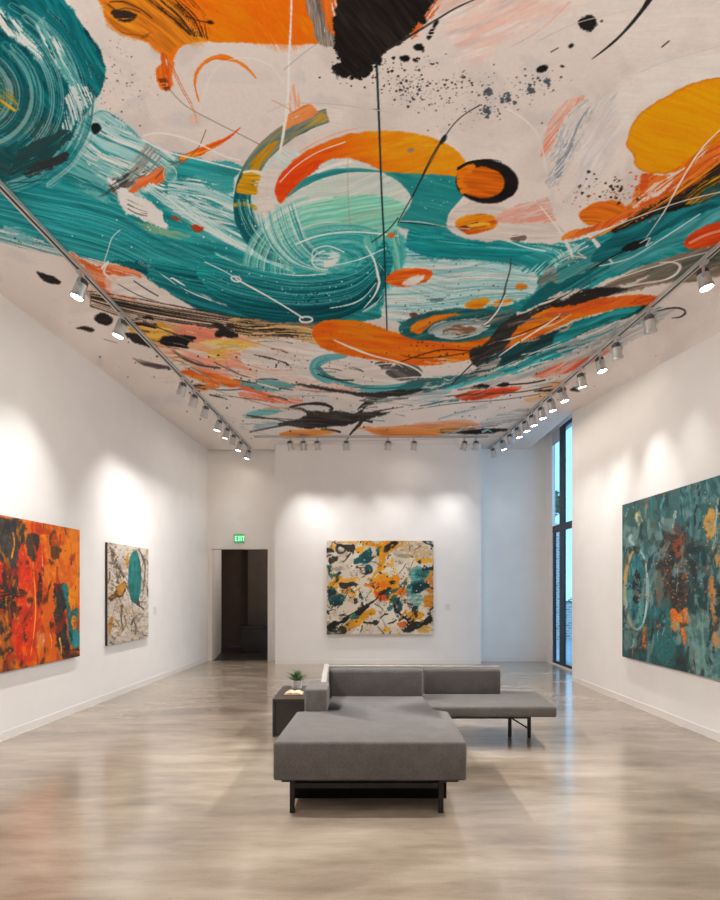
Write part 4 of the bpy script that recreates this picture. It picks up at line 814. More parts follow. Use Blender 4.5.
def fabric(name, c1, c2, scale=420):
    m = mat(name, c1, .92, col2=c2, scale=9, detail=6, spec=.15, lo=.3, hi=.7)
    nt = m.node_tree; b = nt.nodes['Principled BSDF']
    tc = nt.nodes.new('ShaderNodeTexCoord')
    w = nt.nodes.new('ShaderNodeTexNoise'); w.inputs['Scale'].default_value = scale; w.inputs['Detail'].default_value = 2
    nt.links.new(tc.outputs['Object'], w.inputs['Vector'])
    w2 = nt.nodes.new('ShaderNodeTexNoise'); w2.inputs['Scale'].default_value = 70; w2.inputs['Detail'].default_value = 3
    nt.links.new(tc.outputs['Object'], w2.inputs['Vector'])
    ad = nt.nodes.new('ShaderNodeMath'); ad.operation = 'ADD'; nt.links.new(w.outputs['Fac'], ad.inputs[0]); nt.links.new(w2.outputs['Fac'], ad.inputs[1])
    mr = nt.nodes.new('ShaderNodeMapRange'); mr.inputs['From Min'].default_value = .6; mr.inputs['From Max'].default_value = 1.4; mr.inputs['To Min'].default_value = .72; mr.inputs['To Max'].default_value = 1.28
    nt.links.new(ad.outputs[0], mr.inputs['Value'])
    old = b.inputs['Base Color'].links[0].from_socket
    vm = nt.nodes.new('ShaderNodeVectorMath'); vm.operation = 'SCALE'
    nt.links.new(old, vm.inputs[0]); nt.links.new(mr.outputs['Result'], vm.inputs['Scale']); nt.links.new(vm.outputs['Vector'], b.inputs['Base Color'])
    bp = nt.nodes.new('ShaderNodeBump'); bp.inputs['Strength'].default_value = .35; bp.inputs['Distance'].default_value = .003
    nt.links.new(ad.outputs[0], bp.inputs['Height']); nt.links.new(bp.outputs['Normal'], b.inputs['Normal'])
    b.inputs['Sheen Weight'].default_value = .15
    return m
M['fabric'] = fabric('grey_woven_upholstery', (88,83,80), (98,93,89))
M['fabric_shaded'] = fabric('shaded_woven_upholstery', (82,78,76), (90,86,83))  # same grey cloth, darkened for the shade on the back cushions
M['fabric_light'] = fabric('pale_grey_upholstery', (150,145,141), (160,155,150))

def concrete():
    m = bpy.data.materials.new('polished_concrete'); m.use_nodes = True
    nt = m.node_tree; b = nt.nodes['Principled BSDF']
    tc = nt.nodes.new('ShaderNodeTexCoord')
    def noise(s, d, dist, scale, rot):
        mp = nt.nodes.new('ShaderNodeMapping'); mp.inputs['Scale'].default_value = scale; mp.inputs['Rotation'].default_value = (0, 0, R(rot))
        nt.links.new(tc.outputs['Object'], mp.inputs['Vector'])
        n = nt.nodes.new('ShaderNodeTexNoise'); n.inputs['Scale'].default_value = s; n.inputs['Detail'].default_value = d; n.inputs['Distortion'].default_value = dist; n.inputs['Roughness'].default_value = .6
        nt.links.new(mp.outputs['Vector'], n.inputs['Vector']); return n.outputs['Fac']
    def math_(op, a, bb, c=None):
        n = nt.nodes.new('ShaderNodeMath'); n.operation = op
        for i, v in enumerate((a, bb, c)):
            if v is None: continue
            if isinstance(v, (int, float)): n.inputs[i].default_value = v
            else: nt.links.new(v, n.inputs[i])
        return n.outputs[0]
    cloud = noise(.9, 6, .5, (.7, 1.3, 1), 8); trowel = noise(2.6, 9, .25, (.4, 1.5, 1), -10); trowel2 = noise(5.5, 9, .2, (.3, 1.6, 1), 12); grain = noise(130, 2, 0, (1, 1, 1), 0)
    f = math_('ADD', math_('MULTIPLY', cloud, .42), math_('ADD', math_('MULTIPLY', trowel, .34), math_('ADD', math_('MULTIPLY', trowel2, .18), math_('MULTIPLY', grain, .14))))
    r1 = nt.nodes.new('ShaderNodeValToRGB')
    e = r1.color_ramp.elements; e[0].position = .40; e[0].color = lin((118,105,91)); e[1].position = .66; e[1].color = lin((180,166,148))
    k = e.new(.52); k.color = lin((149,134,117))
    nt.links.new(f, r1.inputs['Fac']); nt.links.new(r1.outputs['Color'], b.inputs['Base Color'])
    r2 = nt.nodes.new('ShaderNodeMapRange'); r2.inputs['From Min'].default_value = .35; r2.inputs['From Max'].default_value = .65; r2.inputs['To Min'].default_value = .15; r2.inputs['To Max'].default_value = .25
    nt.links.new(cloud, r2.inputs['Value']); nt.links.new(r2.outputs['Result'], b.inputs['Roughness'])
    b.inputs['IOR'].default_value = 1.55; b.inputs['Coat Weight'].default_value = .35; b.inputs['Coat Roughness'].default_value = .12
    return m
M['floor'] = concrete()

def brickmat():
    m = bpy.data.materials.new('grey_stone_blocks'); m.use_nodes = True
    nt = m.node_tree; b = nt.nodes['Principled BSDF']; b.inputs['Roughness'].default_value = .9
    tc = nt.nodes.new('ShaderNodeTexCoord'); mp = nt.nodes.new('ShaderNodeMapping'); mp.inputs['Rotation'].default_value = (R(90), 0, 0)
    nt.links.new(tc.outputs['Object'], mp.inputs['Vector'])
    br = nt.nodes.new('ShaderNodeTexBrick'); br.inputs['Scale'].default_value = 3.2
    br.inputs['Color1'].default_value = lin((150,148,146)); br.inputs['Color2'].default_value = lin((196,192,186)); br.inputs['Mortar'].default_value = lin((226,224,220))
    br.inputs['Mortar Size'].default_value = .03
    nt.links.new(mp.outputs['Vector'], br.inputs['Vector']); nt.links.new(br.outputs['Color'], b.inputs['Base Color'])
    return m
M['stone'] = brickmat()

def glass():
    m = bpy.data.materials.new('blue_tinted_glass'); m.use_nodes = True
    nt = m.node_tree; nt.nodes.remove(nt.nodes['Principled BSDF']); out = nt.nodes['Material Output']
    tr = nt.nodes.new('ShaderNodeBsdfTransparent'); tr.inputs['Color'].default_value = (.72,.90,.98,1)
    gl = nt.nodes.new('ShaderNodeBsdfGlossy'); gl.inputs['Roughness'].default_value = .02
    lw = nt.nodes.new('ShaderNodeLayerWeight'); lw.inputs['Blend'].default_value = .5
    fr = nt.nodes.new('ShaderNodeMath'); fr.operation = 'POWER'; fr.inputs[1].default_value = 6
    nt.links.new(lw.outputs['Facing'], fr.inputs[0])
    mx = nt.nodes.new('ShaderNodeMixShader')
    nt.links.new(fr.outputs[0], mx.inputs[0]); nt.links.new(tr.outputs[0], mx.inputs[1]); nt.links.new(gl.outputs[0], mx.inputs[2]); nt.links.new(mx.outputs[0], out.inputs['Surface'])
    return m
M['glass'] = glass()

# ----------------------------------------------------------------------------- mesh helpers
def link(name, bm, material, parent=None, loc=(0, 0, 0), smooth=False):
    me = bpy.data.meshes.new(name)
    bmesh.ops.recalc_face_normals(bm, faces=bm.faces[:])
    bm.to_mesh(me); bm.free()
    if isinstance(material, (list, tuple)):
        for k in material: me.materials.append(k)
    else: me.materials.append(material)
    if smooth:
        for f in me.polygons: f.use_smooth = True
    o = bpy.data.objects.new(name, me); COL.objects.link(o)
    o.location = loc
    if parent: o.parent = parent
    return o
def thing(name, label, cat, loc=(0, 0, 0), group=None):
    o = bpy.data.objects.new(name, None); COL.objects.link(o); o.location = loc; o.empty_display_size = .1
    return tag(o, label, cat, group)
def tag(o, label, cat, group=None):
    o['label'] = label; o['category'] = cat
    if group: o['group'] = group
    return o
def struct(o, label=None):
    o['kind'] = 'structure'
    if label: o['label'] = label
    return o
def rel(bm, parent):
    if parent is not None:
        p = parent; v = Vector((0, 0, 0))
        while p: v += p.location; p = p.parent
        bmesh.ops.translate(bm, verts=bm.verts[:], vec=-v)
    return bm
def box(bm, x0, x1, y0, y1, z0, z1):
    vs = [bm.verts.new(p) for p in ((x0,y0,z0),(x1,y0,z0),(x1,y1,z0),(x0,y1,z0),(x0,y0,z1),(x1,y0,z1),(x1,y1,z1),(x0,y1,z1))]
    for f in ((0,3,2,1),(4,5,6,7),(0,1,5,4),(1,2,6,5),(2,3,7,6),(3,0,4,7)): bm.faces.new([vs[i] for i in f])
    return vs
def prism(bm, outline, z0, z1):
    """outline: (x, y) corners; z0 / z1: numbers or functions of (x, y)."""
    f0 = z0 if callable(z0) else (lambda x, y: z0); f1 = z1 if callable(z1) else (lambda x, y: z1)
    a = [bm.verts.new((x, y, f0(x, y))) for x, y in outline]; b = [bm.verts.new((x, y, f1(x, y))) for x, y in outline]
    n = len(outline)
    bm.faces.new(a[::-1]); bm.faces.new(b)
    for i in range(n): bm.faces.new([a[i], a[(i + 1) % n], b[(i + 1) % n], b[i]])
def bev(bm, w, seg=3):
    bmesh.ops.bevel(bm, geom=bm.edges[:], offset=w, segments=seg, profile=.5, affect='EDGES', clamp_overlap=True)
def tube(bm, p0, p1, r, n=12, r1=None):
    p0, p1 = Vector(p0), Vector(p1); d = p1 - p0
    q = d.to_track_quat('Z', 'Y').to_matrix().to_4x4()
    bmesh.ops.create_cone(bm, cap_ends=True, segments=n, radius1=r, radius2=r if r1 is None else r1, depth=d.length, matrix=Matrix.Translation((p0 + p1) / 2) @ q)
def lathe(bm, prof, n=24, c=(0, 0, 0)):
    rings = []
    for r, z in prof:
        if r < 1e-5: rings.append([bm.verts.new((c[0], c[1], c[2] + z))])
        else: rings.append([bm.verts.new((c[0] + r * math.cos(2 * math.pi * i / n), c[1] + r * math.sin(2 * math.pi * i / n), c[2] + z)) for i in range(n)])
    for a, b in zip(rings, rings[1:]):
        for i in range(n):
            j = (i + 1) % n
            if len(a) == 1 and len(b) == 1: continue
            if len(a) == 1: bm.faces.new([a[0], b[j], b[i]])
            elif len(b) == 1: bm.faces.new([a[i], a[j], b[0]])
            else: bm.faces.new([a[i], a[j], b[j], b[i]])
def boxo(name, dims, material, parent=None, bw=0, seg=2, smooth=False):
    bm = bmesh.new(); box(bm, *dims)
    if bw: bev(bm, bw, seg)
    rel(bm, parent)
    return link(name, bm, material, parent, smooth=smooth)
# ============================================================================= the room
LAMP = (1, .985, .98)
EYE = 1.5; FOC = 600.0; HORIZON = 589.0; H = 4.4
def left_wall_x(Y): return -3.843 + .0532 * Y
def right_wall_x(Y): return 3.642 - .019 * Y
def left_track_x(Y): return -2.57 + (Y - 4.29) * .0395
def right_track_x(Y): return 3.05 - .0528 * (Y - 5.09)
def soffit_z(Y): return max(3.66, min(H, 4.02 + .0915 * (Y - 5.88)))
Y0 = -2.6; YB = 12.55; YR = 12.42; YEND = 9.78; XREC = 3.86; ZREC = 4.62; ZTOP = 4.8

def slab(name, outline, z0, z1, material, **k):
    bm = bmesh.new(); prism(bm, outline, z0, z1)
    return struct(link(name, bm, material))

slab('floor', [(-4.5,Y0-.2),(4.3,Y0-.2),(4.3,YB),(-4.5,YB)], -.15, 0, M['floor'])
slab('wall_left', [(left_wall_x(Y0)-.3,Y0),(left_wall_x(Y0),Y0),(left_wall_x(YB),YB),(left_wall_x(YB)-.3,YB)], 0, ZTOP, M['wall'])
slab('wall_right', [(right_wall_x(Y0),Y0),(right_wall_x(Y0)+.42,Y0),(right_wall_x(YEND)+.42,YEND),(right_wall_x(YEND),YEND)], 0, ZTOP, M['wall'])
slab('wall_front', [(-4.5,Y0-.2),(4.3,Y0-.2),(4.3,Y0),(-4.5,Y0)], 0, ZTOP, M['wall'])
# back wall with the doorway (left), partition in the middle, recessed piece on the right
DX0, DX1, DZ = -3.10, -1.925, 2.34
bm = bmesh.new()
box(bm, left_wall_x(YB)-.3, DX0, YB, YB+.2, 0, ZTOP); box(bm, DX1, 2.6, YB, YB+.2, 0, ZTOP); box(bm, DX0, DX1, YB, YB+.2, DZ, ZTOP)
struct(link('wall_back', bm, M['wall']))
slab('wall_partition', [(-1.70,12.0),(2.42,12.0),(2.42,YB),(-1.70,YB)], 0, H+.05, M['wall'])
slab('wall_alcove', [(2.42,YR),(XREC+.045,YR),(XREC+.045,YB),(2.42,YB)], 0, ZTOP, M['wall'])
# window recess: pier, reveal, head
bm = bmesh.new()
box(bm, XREC-.02, XREC+.045, 12.0, YR, 0, ZTOP)
box(bm, right_wall_x(YEND)+.42-.02, XREC+.18, YEND-.3, YEND+.12, 0, ZTOP)
struct(link('wall_window_side', bm, M['wall']))
boxo('wall_window_head', (XREC-.02, XREC+.18, YEND+.12, 12.0, ZREC, ZTOP), M['wall'])['kind'] = 'structure'
slab('ceiling', [(-4.5,Y0-.2),(4.3,Y0-.2),(4.3,YB+.2),(-4.5,YB+.2)], ZTOP, ZTOP+.1, M['soffit'])
bm = bmesh.new(); box(bm, 3.456, 3.49, YEND, YR, H, ZTOP)
struct(link('trim_1', bm, M['soffit']))

# baseboards (thin white)
def strip(name, pts, h=.085, t=.006):
    bm = bmesh.new()
    for (a, b, nx, ny) in pts:
        prism(bm, [a, b, (b[0]+nx*t, b[1]+ny*t), (a[0]+nx*t, a[1]+ny*t)], 0, h)
    return struct(link(name, bm, M['trim']))
strip('baseboard_left', [((left_wall_x(Y0),Y0),(left_wall_x(YB),YB),1,0)])
strip('baseboard_right', [((right_wall_x(Y0),Y0),(right_wall_x(YEND),YEND),-1,0)])
strip('baseboard_back', [((-1.925+.05,YB),(-1.70,YB),0,-1),((2.42,YR),(3.84,YR),0,-1),((-1.70,12.0),(2.42,12.0),0,-1)])

# doorway trim (slim white casing) and the dim space beyond it
d = thing('door_1', 'open doorway with slim white casing in the left part of the back wall', 'doorway', (DX0, YB, 0)); d['kind'] = 'structure'
boxo('jamb', (DX0-.035, DX0+.004, YB-.012, YB+.2, 0, DZ), M['trim'], d); boxo('jamb', (DX1-.004, DX1+.035, YB-.012, YB+.2, 0, DZ), M['trim'], d)
boxo('head', (DX0-.035, DX1+.035, YB-.012, YB+.2, DZ-.004, DZ+.035), M['trim'], d)
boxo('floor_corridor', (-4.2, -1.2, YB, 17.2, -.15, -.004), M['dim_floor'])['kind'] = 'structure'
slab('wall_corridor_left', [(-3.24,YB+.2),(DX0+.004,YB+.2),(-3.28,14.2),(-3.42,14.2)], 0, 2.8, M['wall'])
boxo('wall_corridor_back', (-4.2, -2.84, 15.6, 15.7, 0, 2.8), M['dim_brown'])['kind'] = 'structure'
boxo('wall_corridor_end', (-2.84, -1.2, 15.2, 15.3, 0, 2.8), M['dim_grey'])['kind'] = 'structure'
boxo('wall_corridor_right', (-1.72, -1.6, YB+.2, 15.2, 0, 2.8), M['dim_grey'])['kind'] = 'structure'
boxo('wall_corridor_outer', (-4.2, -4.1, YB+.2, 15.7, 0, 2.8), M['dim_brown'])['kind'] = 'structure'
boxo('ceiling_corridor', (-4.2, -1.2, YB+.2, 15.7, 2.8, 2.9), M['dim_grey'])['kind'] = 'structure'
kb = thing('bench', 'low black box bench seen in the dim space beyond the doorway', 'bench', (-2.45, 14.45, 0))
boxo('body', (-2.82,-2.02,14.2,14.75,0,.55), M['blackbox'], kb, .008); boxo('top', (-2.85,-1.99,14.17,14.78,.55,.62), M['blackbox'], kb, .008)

la = bpy.data.lights.new('corridor_fill', 'POINT'); la.energy = 26; la.shadow_soft_size = .15; la.color = (1,.9,.8)  # unseen light added to brighten the space beyond the doorway
lo = bpy.data.objects.new('corridor_fill', la); COL.objects.link(lo); lo.location = (-1.84, 13.6, 2.6)
# exit sign
ex = thing('exit_sign', 'small green lit exit sign on the wall above the doorway', 'sign', (-2.522, YB-.02, 2.555))
boxo('housing', (-2.635,-2.41,YB-.045,YB,2.455,2.65), M['white_metal'], ex, .006)
boxo('sign_face', (-2.625,-2.42,YB-.05,YB-.044,2.465,2.64), emit('green_sign_glow', (24,136,74), 1.1), ex)
def letters(txt, x, z, h, w, gap, y, material, parent):
    bm = bmesh.new(); t = h * .19
    for ch in txt:
        def b(x0, x1, z0, z1): box(bm, x+x0, x+x1, y-.003, y, z+z0, z+z1)
        if ch == 'E':
            b(0,t,0,h); b(t,w,0,t); b(t,w*.9,h/2-t/2,h/2+t/2); b(t,w,h-t,h); dx = w
        elif ch == 'X':
            for s in (0, 1):
                xs = ((0,t*1.1),(w-t*1.1,w)) if s == 0 else ((w-t*1.1,w),(0,t*1.1))
                va = [bm.verts.new((x+q, yy, zz)) for yy in (y-.003-.0004*s, y) for q, zz in ((xs[0][0],z),(xs[0][1],z),(xs[1][1],z+h),(xs[1][0],z+h))]
                for f in ((0,1,2,3),(7,6,5,4),(0,4,5,1),(1,5,6,2),(2,6,7,3),(3,7,4,0)): bm.faces.new([va[i] for i in f])
            dx = w
        elif ch == 'I': b(0,t,0,h); dx = t
        else: b(w/2-t/2,w/2+t/2,0,h-t); b(0,w,h-t,h); dx = w
        x += dx + gap
    rel(bm, parent)
    return link('lettering', bm, material, parent)
letters('EXIT', -2.606, 2.50, .105, .047, .013, YB-.05, emit('sign_letter_glow', (160,240,186), 1.1), ex)

# ------------------------------------------------------------------ window and what lies outside
w = thing('window_1', 'tall narrow window with dark frame and blue daylight in the right rear corner', 'window', (XREC, 11, 0)); w['kind'] = 'structure'
WY0 = YEND + .12; WY1 = 12.0; ZT = 2.62
bm = bmesh.new()
box(bm, XREC+.0, XREC+.045, WY1-.07, WY1, 0, ZT); box(bm, XREC+.0, XREC+.045, WY0, WY0+.06, 0, ZREC); box(bm, XREC+.0, XREC+.045, WY0, WY1, 0, .085)
box(bm, XREC+.0, XREC+.045, WY0, WY1, ZREC-.05, ZREC)
rel(bm, w); link('frame', bm, M['bronze'], w)
boxo('mullion', (XREC-.006, XREC+.03, 11.33, 11.60, .0, ZREC), M['bronze'], w, .004)
boxo('transom', (XREC-.01, XREC+.045, WY0, WY1, ZT, ZT+.13), M['bronze'], w, .004)
bm = bmesh.new(); box(bm, XREC+.02, XREC+.026, WY0+.06, WY1-.005, .07, ZREC-.04); rel(bm, w); link('pane', bm, M['glass'], w)
boxo('window_sill', (XREC-.02, XREC+.1, WY0, WY1, 0, .035), M['trim'], w)
boxo('blind', (XREC-.015, XREC+.0, 11.58, WY1, 4.36, ZREC), M['blind'], w)

boxo('ground', (4.3, 60, -10, 60, -.2, -.02), M['paving'])['kind'] = 'structure'
sw = tag(boxo('stone_building', (-1.6, 5.82, 17.4, 20, -.02, 3.4), M['stone']), 'grey stone block building standing outside beyond the left window pane', 'building')
lw = tag(boxo('garden_wall', (5.84, 16, 17.6, 17.8, -.02, 1.08), M['stone']), 'low grey block wall outside beyond the lower right window pane', 'wall')
rnd = random.Random(3)
def leafball(bm, c, r, n, sz):
    for i in range(n):
        v = Vector((rnd.gauss(0,1), rnd.gauss(0,1), rnd.gauss(0,1))).normalized() * r * rnd.random() ** .4
        p = Vector(c) + Vector((v.x, v.y, v.z))
        q = Euler((rnd.uniform(0,6), rnd.uniform(0,6), rnd.uniform(0,6))).to_matrix()
        vs = [bm.verts.new(p + q @ Vector(t) * sz * rnd.uniform(.7,1.3)) for t in ((0,-1,0),(.45,0,.1),(0,1,0),(-.45,0,.1))]
        bm.faces.new(vs)
bm = bmesh.new(); 
for i in range(24): leafball(bm, (6.3+i*.35, 18.4, .85), .42, 110, .07)
hb = thing('hedge', 'clipped green hedge showing above the low block wall outside', 'hedge', (9, 18.25, 0))
rel(bm, hb); link('foliage', bm, M['hedge'], hb)
for i in range(8):
    bm = bmesh.new(); tube(bm, (6.35+i*.9,18.4,-.02), (6.35+i*.9,18.4,.7), .03, 8); rel(bm, hb); link('stem', bm, M['bark'], hb)
def tree(x, y, h, r, label):
    t = thing('tree', label, 'tree', (x, y, -.02))
    bm = bmesh.new(); tube(bm, (x,y,-.02), (x,y,h*.75), .16, 10, .07)
    for k in range(5):
        a = k * 1.26; tube(bm, (x,y,h*.45+k*.15), (x+r*.6*math.cos(a), y+r*.6*math.sin(a), h*.72+k*.12), .06, 8, .02)
    rel(bm, t); link('trunk', bm, M['bark'], t)
    bm = bmesh.new()
    for k in range(9):
        a = k * 2.4; leafball(bm, (x+r*.5*math.cos(a), y+r*.5*math.sin(a), h*.62+(k%3)*h*.13), r*.55, 220, .12)
    rel(bm, t); link('foliage', bm, M['hedge'], t)
tree(6.5, 22.2, 5.3, .95, 'leafy green tree outside rising above the stone building')

# ============================================================================= painted surfaces
def pigment_mesh(name, P3, ncol, nrow, rgb, gain, material):
    n = ncol * nrow
    me = bpy.data.meshes.new(name)
    me.vertices.add(n); me.vertices.foreach_set('co', P3.astype(np.float32).ravel())
    i = np.arange(n).reshape(nrow, ncol)
    q = np.stack([i[:-1,:-1], i[:-1,1:], i[1:,1:], i[1:,:-1]], -1).reshape(-1, 4)
    nq = len(q)
    me.loops.add(nq * 4); me.loops.foreach_set('vertex_index', q.astype(np.int32).ravel())
    me.polygons.add(nq); me.polygons.foreach_set('loop_start', (np.arange(nq) * 4).astype(np.int32))
    me.update(calc_edges=True)
    c = np.clip(rgb, 0, 1); c = np.where(c <= .04045, c / 12.92, ((c + .055) / 1.055) ** 2.4) ** 1.13 * gain
    c = np.clip(c, 0, .92)
    a = me.color_attributes.new('pigment', 'FLOAT_COLOR', 'POINT')
    a.data.foreach_set('color', np.concatenate([c, np.ones((n, 1))], 1).astype(np.float32).ravel())
    me.materials.append(material)
    o = bpy.data.objects.new(name, me); COL.objects.link(o)
    return o
def plane_coords(X, Y, Z):
    """where a point of a painted surface sits in the composition the painter laid out"""
    Yc = np.maximum(Y, 2.45)
    px = 360 + FOC * X / Yc; py = HORIZON - FOC * (Z - EYE) / Yc - np.maximum(2.45 - Y, 0) * 190
    return px, py
MURAL_GAIN = np.array([1.30, 1.37, 1.47]); ART_GAIN = .98
rows = [12.5] + [FOC * 2.9 / (HORIZON - py) for py in np.arange(447.5, -122, -.62)]
rows = np.array(rows + list(np.arange(rows[-1] - .06, Y0, -.06)) + [Y0])
NA, NB = 1360, 110
g = np.empty((len(rows), NA + NB, 3))
for k, Y in enumerate(rows):
    xl, xt, xr = left_wall_x(Y), right_track_x(Y), (right_wall_x(Y) if Y < YEND else 3.456)
    g[k, :NA, 0] = np.linspace(xl, xt, NA); g[k, NA:, 0] = np.linspace(xt, xr, NB + 1)[1:]
    g[k, :, 1] = Y; g[k, :NA, 2] = H
    g[k, NA:, 2] = H + (soffit_z(Y) - H) * np.linspace(0, 1, NB + 1)[1:]
P3 = g.reshape(-1, 3)
px, py = plane_coords(P3[:,0], P3[:,1], P3[:,2])
mu = pigment_mesh('ceiling_mural', P3, NA + NB, len(rows), paint_mural(px, py), MURAL_GAIN, painted('mural_paint', .85, .06, 40, .08))
tag(mu, 'huge abstract mural in teal, orange, black and white covering the gallery ceiling', 'mural')

def canvas_art(name, label, corner, uvec, width, z0, z1, thick, nvec, painter, nu, nv, edge_mat):
    """a stretched canvas: corner = lower left on the wall, uvec along the wall, nvec out of it"""
    U = Vector(uvec).normalized(); N = Vector(nvec).normalized()
    base = Vector((corner[0], corner[1], z0)); off = .003
    t = thing(name, label, 'painting', base)
    bm = bmesh.new()
    a = base + N * off
    q = [a, a + U * width, a + U * width + N * (thick - .002), a + N * (thick - .002)]
    prism(bm, [(v.x, v.y) for v in q], z0, z1); rel(bm, t)
    link('stretcher', bm, edge_mat, t)
    us = np.linspace(0, width, nu); vs = np.linspace(z0, z1, nv)
    uu, vv = np.meshgrid(us, vs)
    f = base + N * (off + thick)
    X = f.x + U.x * uu; Y = f.y + U.y * uu
    P = np.stack([X, Y, vv], -1).reshape(-1, 3)
    px, py = plane_coords(P[:,0], P[:,1], P[:,2])
    rgb = painter(px, py)
    o = pigment_mesh('canvas', P - np.array(base), nu, nv, rgb, ART_GAIN, painted(name + '_paint', .5, .5, 160))
    o.parent = t
    return t
def lw_pt(Y): return (left_wall_x(Y), Y)
lu = Vector((.0532, 1, 0)); ln = Vector((1, -.0532, 0)); ru = Vector((-.019, 1, 0)); rn = Vector((-1, -.019, 0))
canvas_art('abstract_painting', 'orange and black abstract canvas on the left wall, nearest the camera', lw_pt(5.10), lu, 2.2, .685, 2.218, .045, ln, paint_orange, 300, 210, M['dark_edge'])
canvas_art('abstract_painting', 'cream marbled canvas with a teal oval, farther along the left wall', lw_pt(8.036), lu, 1.35, .737, 2.125, .032, ln, paint_cream, 150, 150, M['dark_edge'])
canvas_art('abstract_painting', 'cream, yellow and teal spattered canvas centred on the back partition', (-.665,12.0), (1,0,0), 2.13, .60, 2.46, .05, (0,-1,0), paint_centre, 300, 262, M['canvas'])
canvas_art('abstract_painting', 'large dark teal canvas with a gold ring, on the right wall', (right_wall_x(7.87),7.87), -ru, 3.1, .615, 2.60, .05, rn, paint_teal, 430, 280, M['dark_edge'])

def placard(label, c, U, N, s=(.095,.125)):
    U = Vector(U).normalized(); N = Vector(N).normalized(); c = Vector(c)
    bm = bmesh.new(); q = [c - U*s[0]/2, c + U*s[0]/2, c + U*s[0]/2 + N*.008, c - U*s[0]/2 + N*.008]
    prism(bm, [(v.x, v.y) for v in q], c.z - s[1]/2, c.z + s[1]/2); rel(bm, None)
    bmesh.ops.translate(bm, verts=bm.verts[:], vec=-c)
    return tag(link('wall_placard', bm, M['card'], None, c), label, 'placard')
Yp = 9.72
placard('small pale caption card on the left wall beside the cream canvas', (left_wall_x(Yp), Yp, 1.5-22*Yp/600), lu, ln)
placard('small pale caption card right of the painting on the back partition', (87.5*12/600, 12.0, 1.5-18*12/600), (1,0,0), (0,-1,0))

# ============================================================================= lighting tracks and heads
def track(label, pts, y_list=None):
    (xa, ya), (xb, yb) = pts
    t = thing('lighting_track', label, 'lighting track', ((xa+xb)/2, (ya+yb)/2, H))
    dv = Vector((xb-xa, yb-ya, 0)).normalized(); nv = Vector((-dv.y, dv.x, 0))
    def bar(name, o0, o1, z0, z1, material):
        bm = bmesh.new(); a, b = Vector((xa,ya,0)), Vector((xb,yb,0))
        prism(bm, [((a+nv*o0).x,(a+nv*o0).y),((b+nv*o0).x,(b+nv*o0).y),((b+nv*o1).x,(b+nv*o1).y),((a+nv*o1).x,(a+nv*o1).y)], z0, z1)
        rel(bm, t); return link(name, bm, material, t)
    bar('rail', -.026, -.015, H-.034, H-.001, M['white_metal']); bar('rail', .009, .026, H-.034, H-.001, M['white_metal']); bar('slot', -.015, .009, H-.031, H-.001, M['slot'])
    return t
track('long white lighting track with a black slot, along the left of the mural', [(left_track_x(1.2),1.2),(left_track_x(12.3),12.3)])
track('long white lighting track with a black slot, along the right of the mural', [(right_track_x(1.2)-.03,1.2),(right_track_x(12.3)-.03,12.3)])
track('short white lighting track across the ceiling before the back partition', [(-2.0,11.35),(2.42,11.35)])

def head_meshes():
    ms = {}
    bm = bmesh.new(); box(bm, -.018,.018,-.05,.05,-.03,0); bev(bm,.004); ms['adapter'] = (bm, 'white_metal')
    bm = bmesh.new(); tube(bm,(0,0,-.03),(0,0,-.075),.008); ms['stem'] = (bm, 'chrome')
    bm = bmesh.new(); box(bm,-.066,.066,-.011,.011,-.083,-.073); box(bm,-.066,-.058,-.011,.011,-.155,-.083); box(bm,.058,.066,-.011,.011,-.155,-.083)
    tube(bm,(-.072,0,-.145),(-.05,0,-.145),.012); tube(bm,(.05,0,-.145),(.072,0,-.145),.012); ms['yoke'] = (bm, 'chrome')
    # housing: axis -Z, pivot at origin
    bm = bmesh.new()
    lathe(bm, [(0,.085),(.03,.085),(.036,.078),(.036,.07),(.05,.07),(.05,.062),(.036,.062),(.036,.052),(.05,.052),(.05,.044),(.036,.044),(.036,.035),(0,.035)], 20)
    ms['heat_sink'] = (bm, 'sink')
    bm = bmesh.new()
    lathe(bm, [(0,.034),(.052,.034),(.054,.025),(.054,-.07),(.05,-.07),(.046,-.045),(0,-.045)], 20)
    ms['housing'] = (bm, 'white_metal')
    bm = bmesh.new(); lathe(bm, [(.05,-.066),(.06,-.066),(.062,-.072),(.062,-.094),(.058,-.098),(.052,-.094),(.05,-.066)], 20); ms['bezel'] = (bm, 'chrome')
    bm = bmesh.new(); lathe(bm, [(0,-.09),(.03,-.089),(.052,-.084)], 20); bmesh.ops.translate(bm, verts=bm.verts[:], vec=(0,0,0)); ms['lens'] = (bm, 'lens')
    return ms
HM = {}
for k, (bm, mt) in head_meshes().items():
    me = bpy.data.meshes.new(k); bmesh.ops.recalc_face_normals(bm, faces=bm.faces[:]); bm.to_mesh(me); bm.free()
    if k in ('housing', 'bezel', 'lens'):
        for f in me.polygons: f.use_smooth = k == 'lens'
    me.materials.append(M['bulb'] if mt == 'lens' else M[mt]); HM[k] = me
HM['lens_dark'] = HM['lens'].copy(); HM['lens_dark'].materials.clear(); HM['lens_dark'].materials.append(M['dark_lens'])
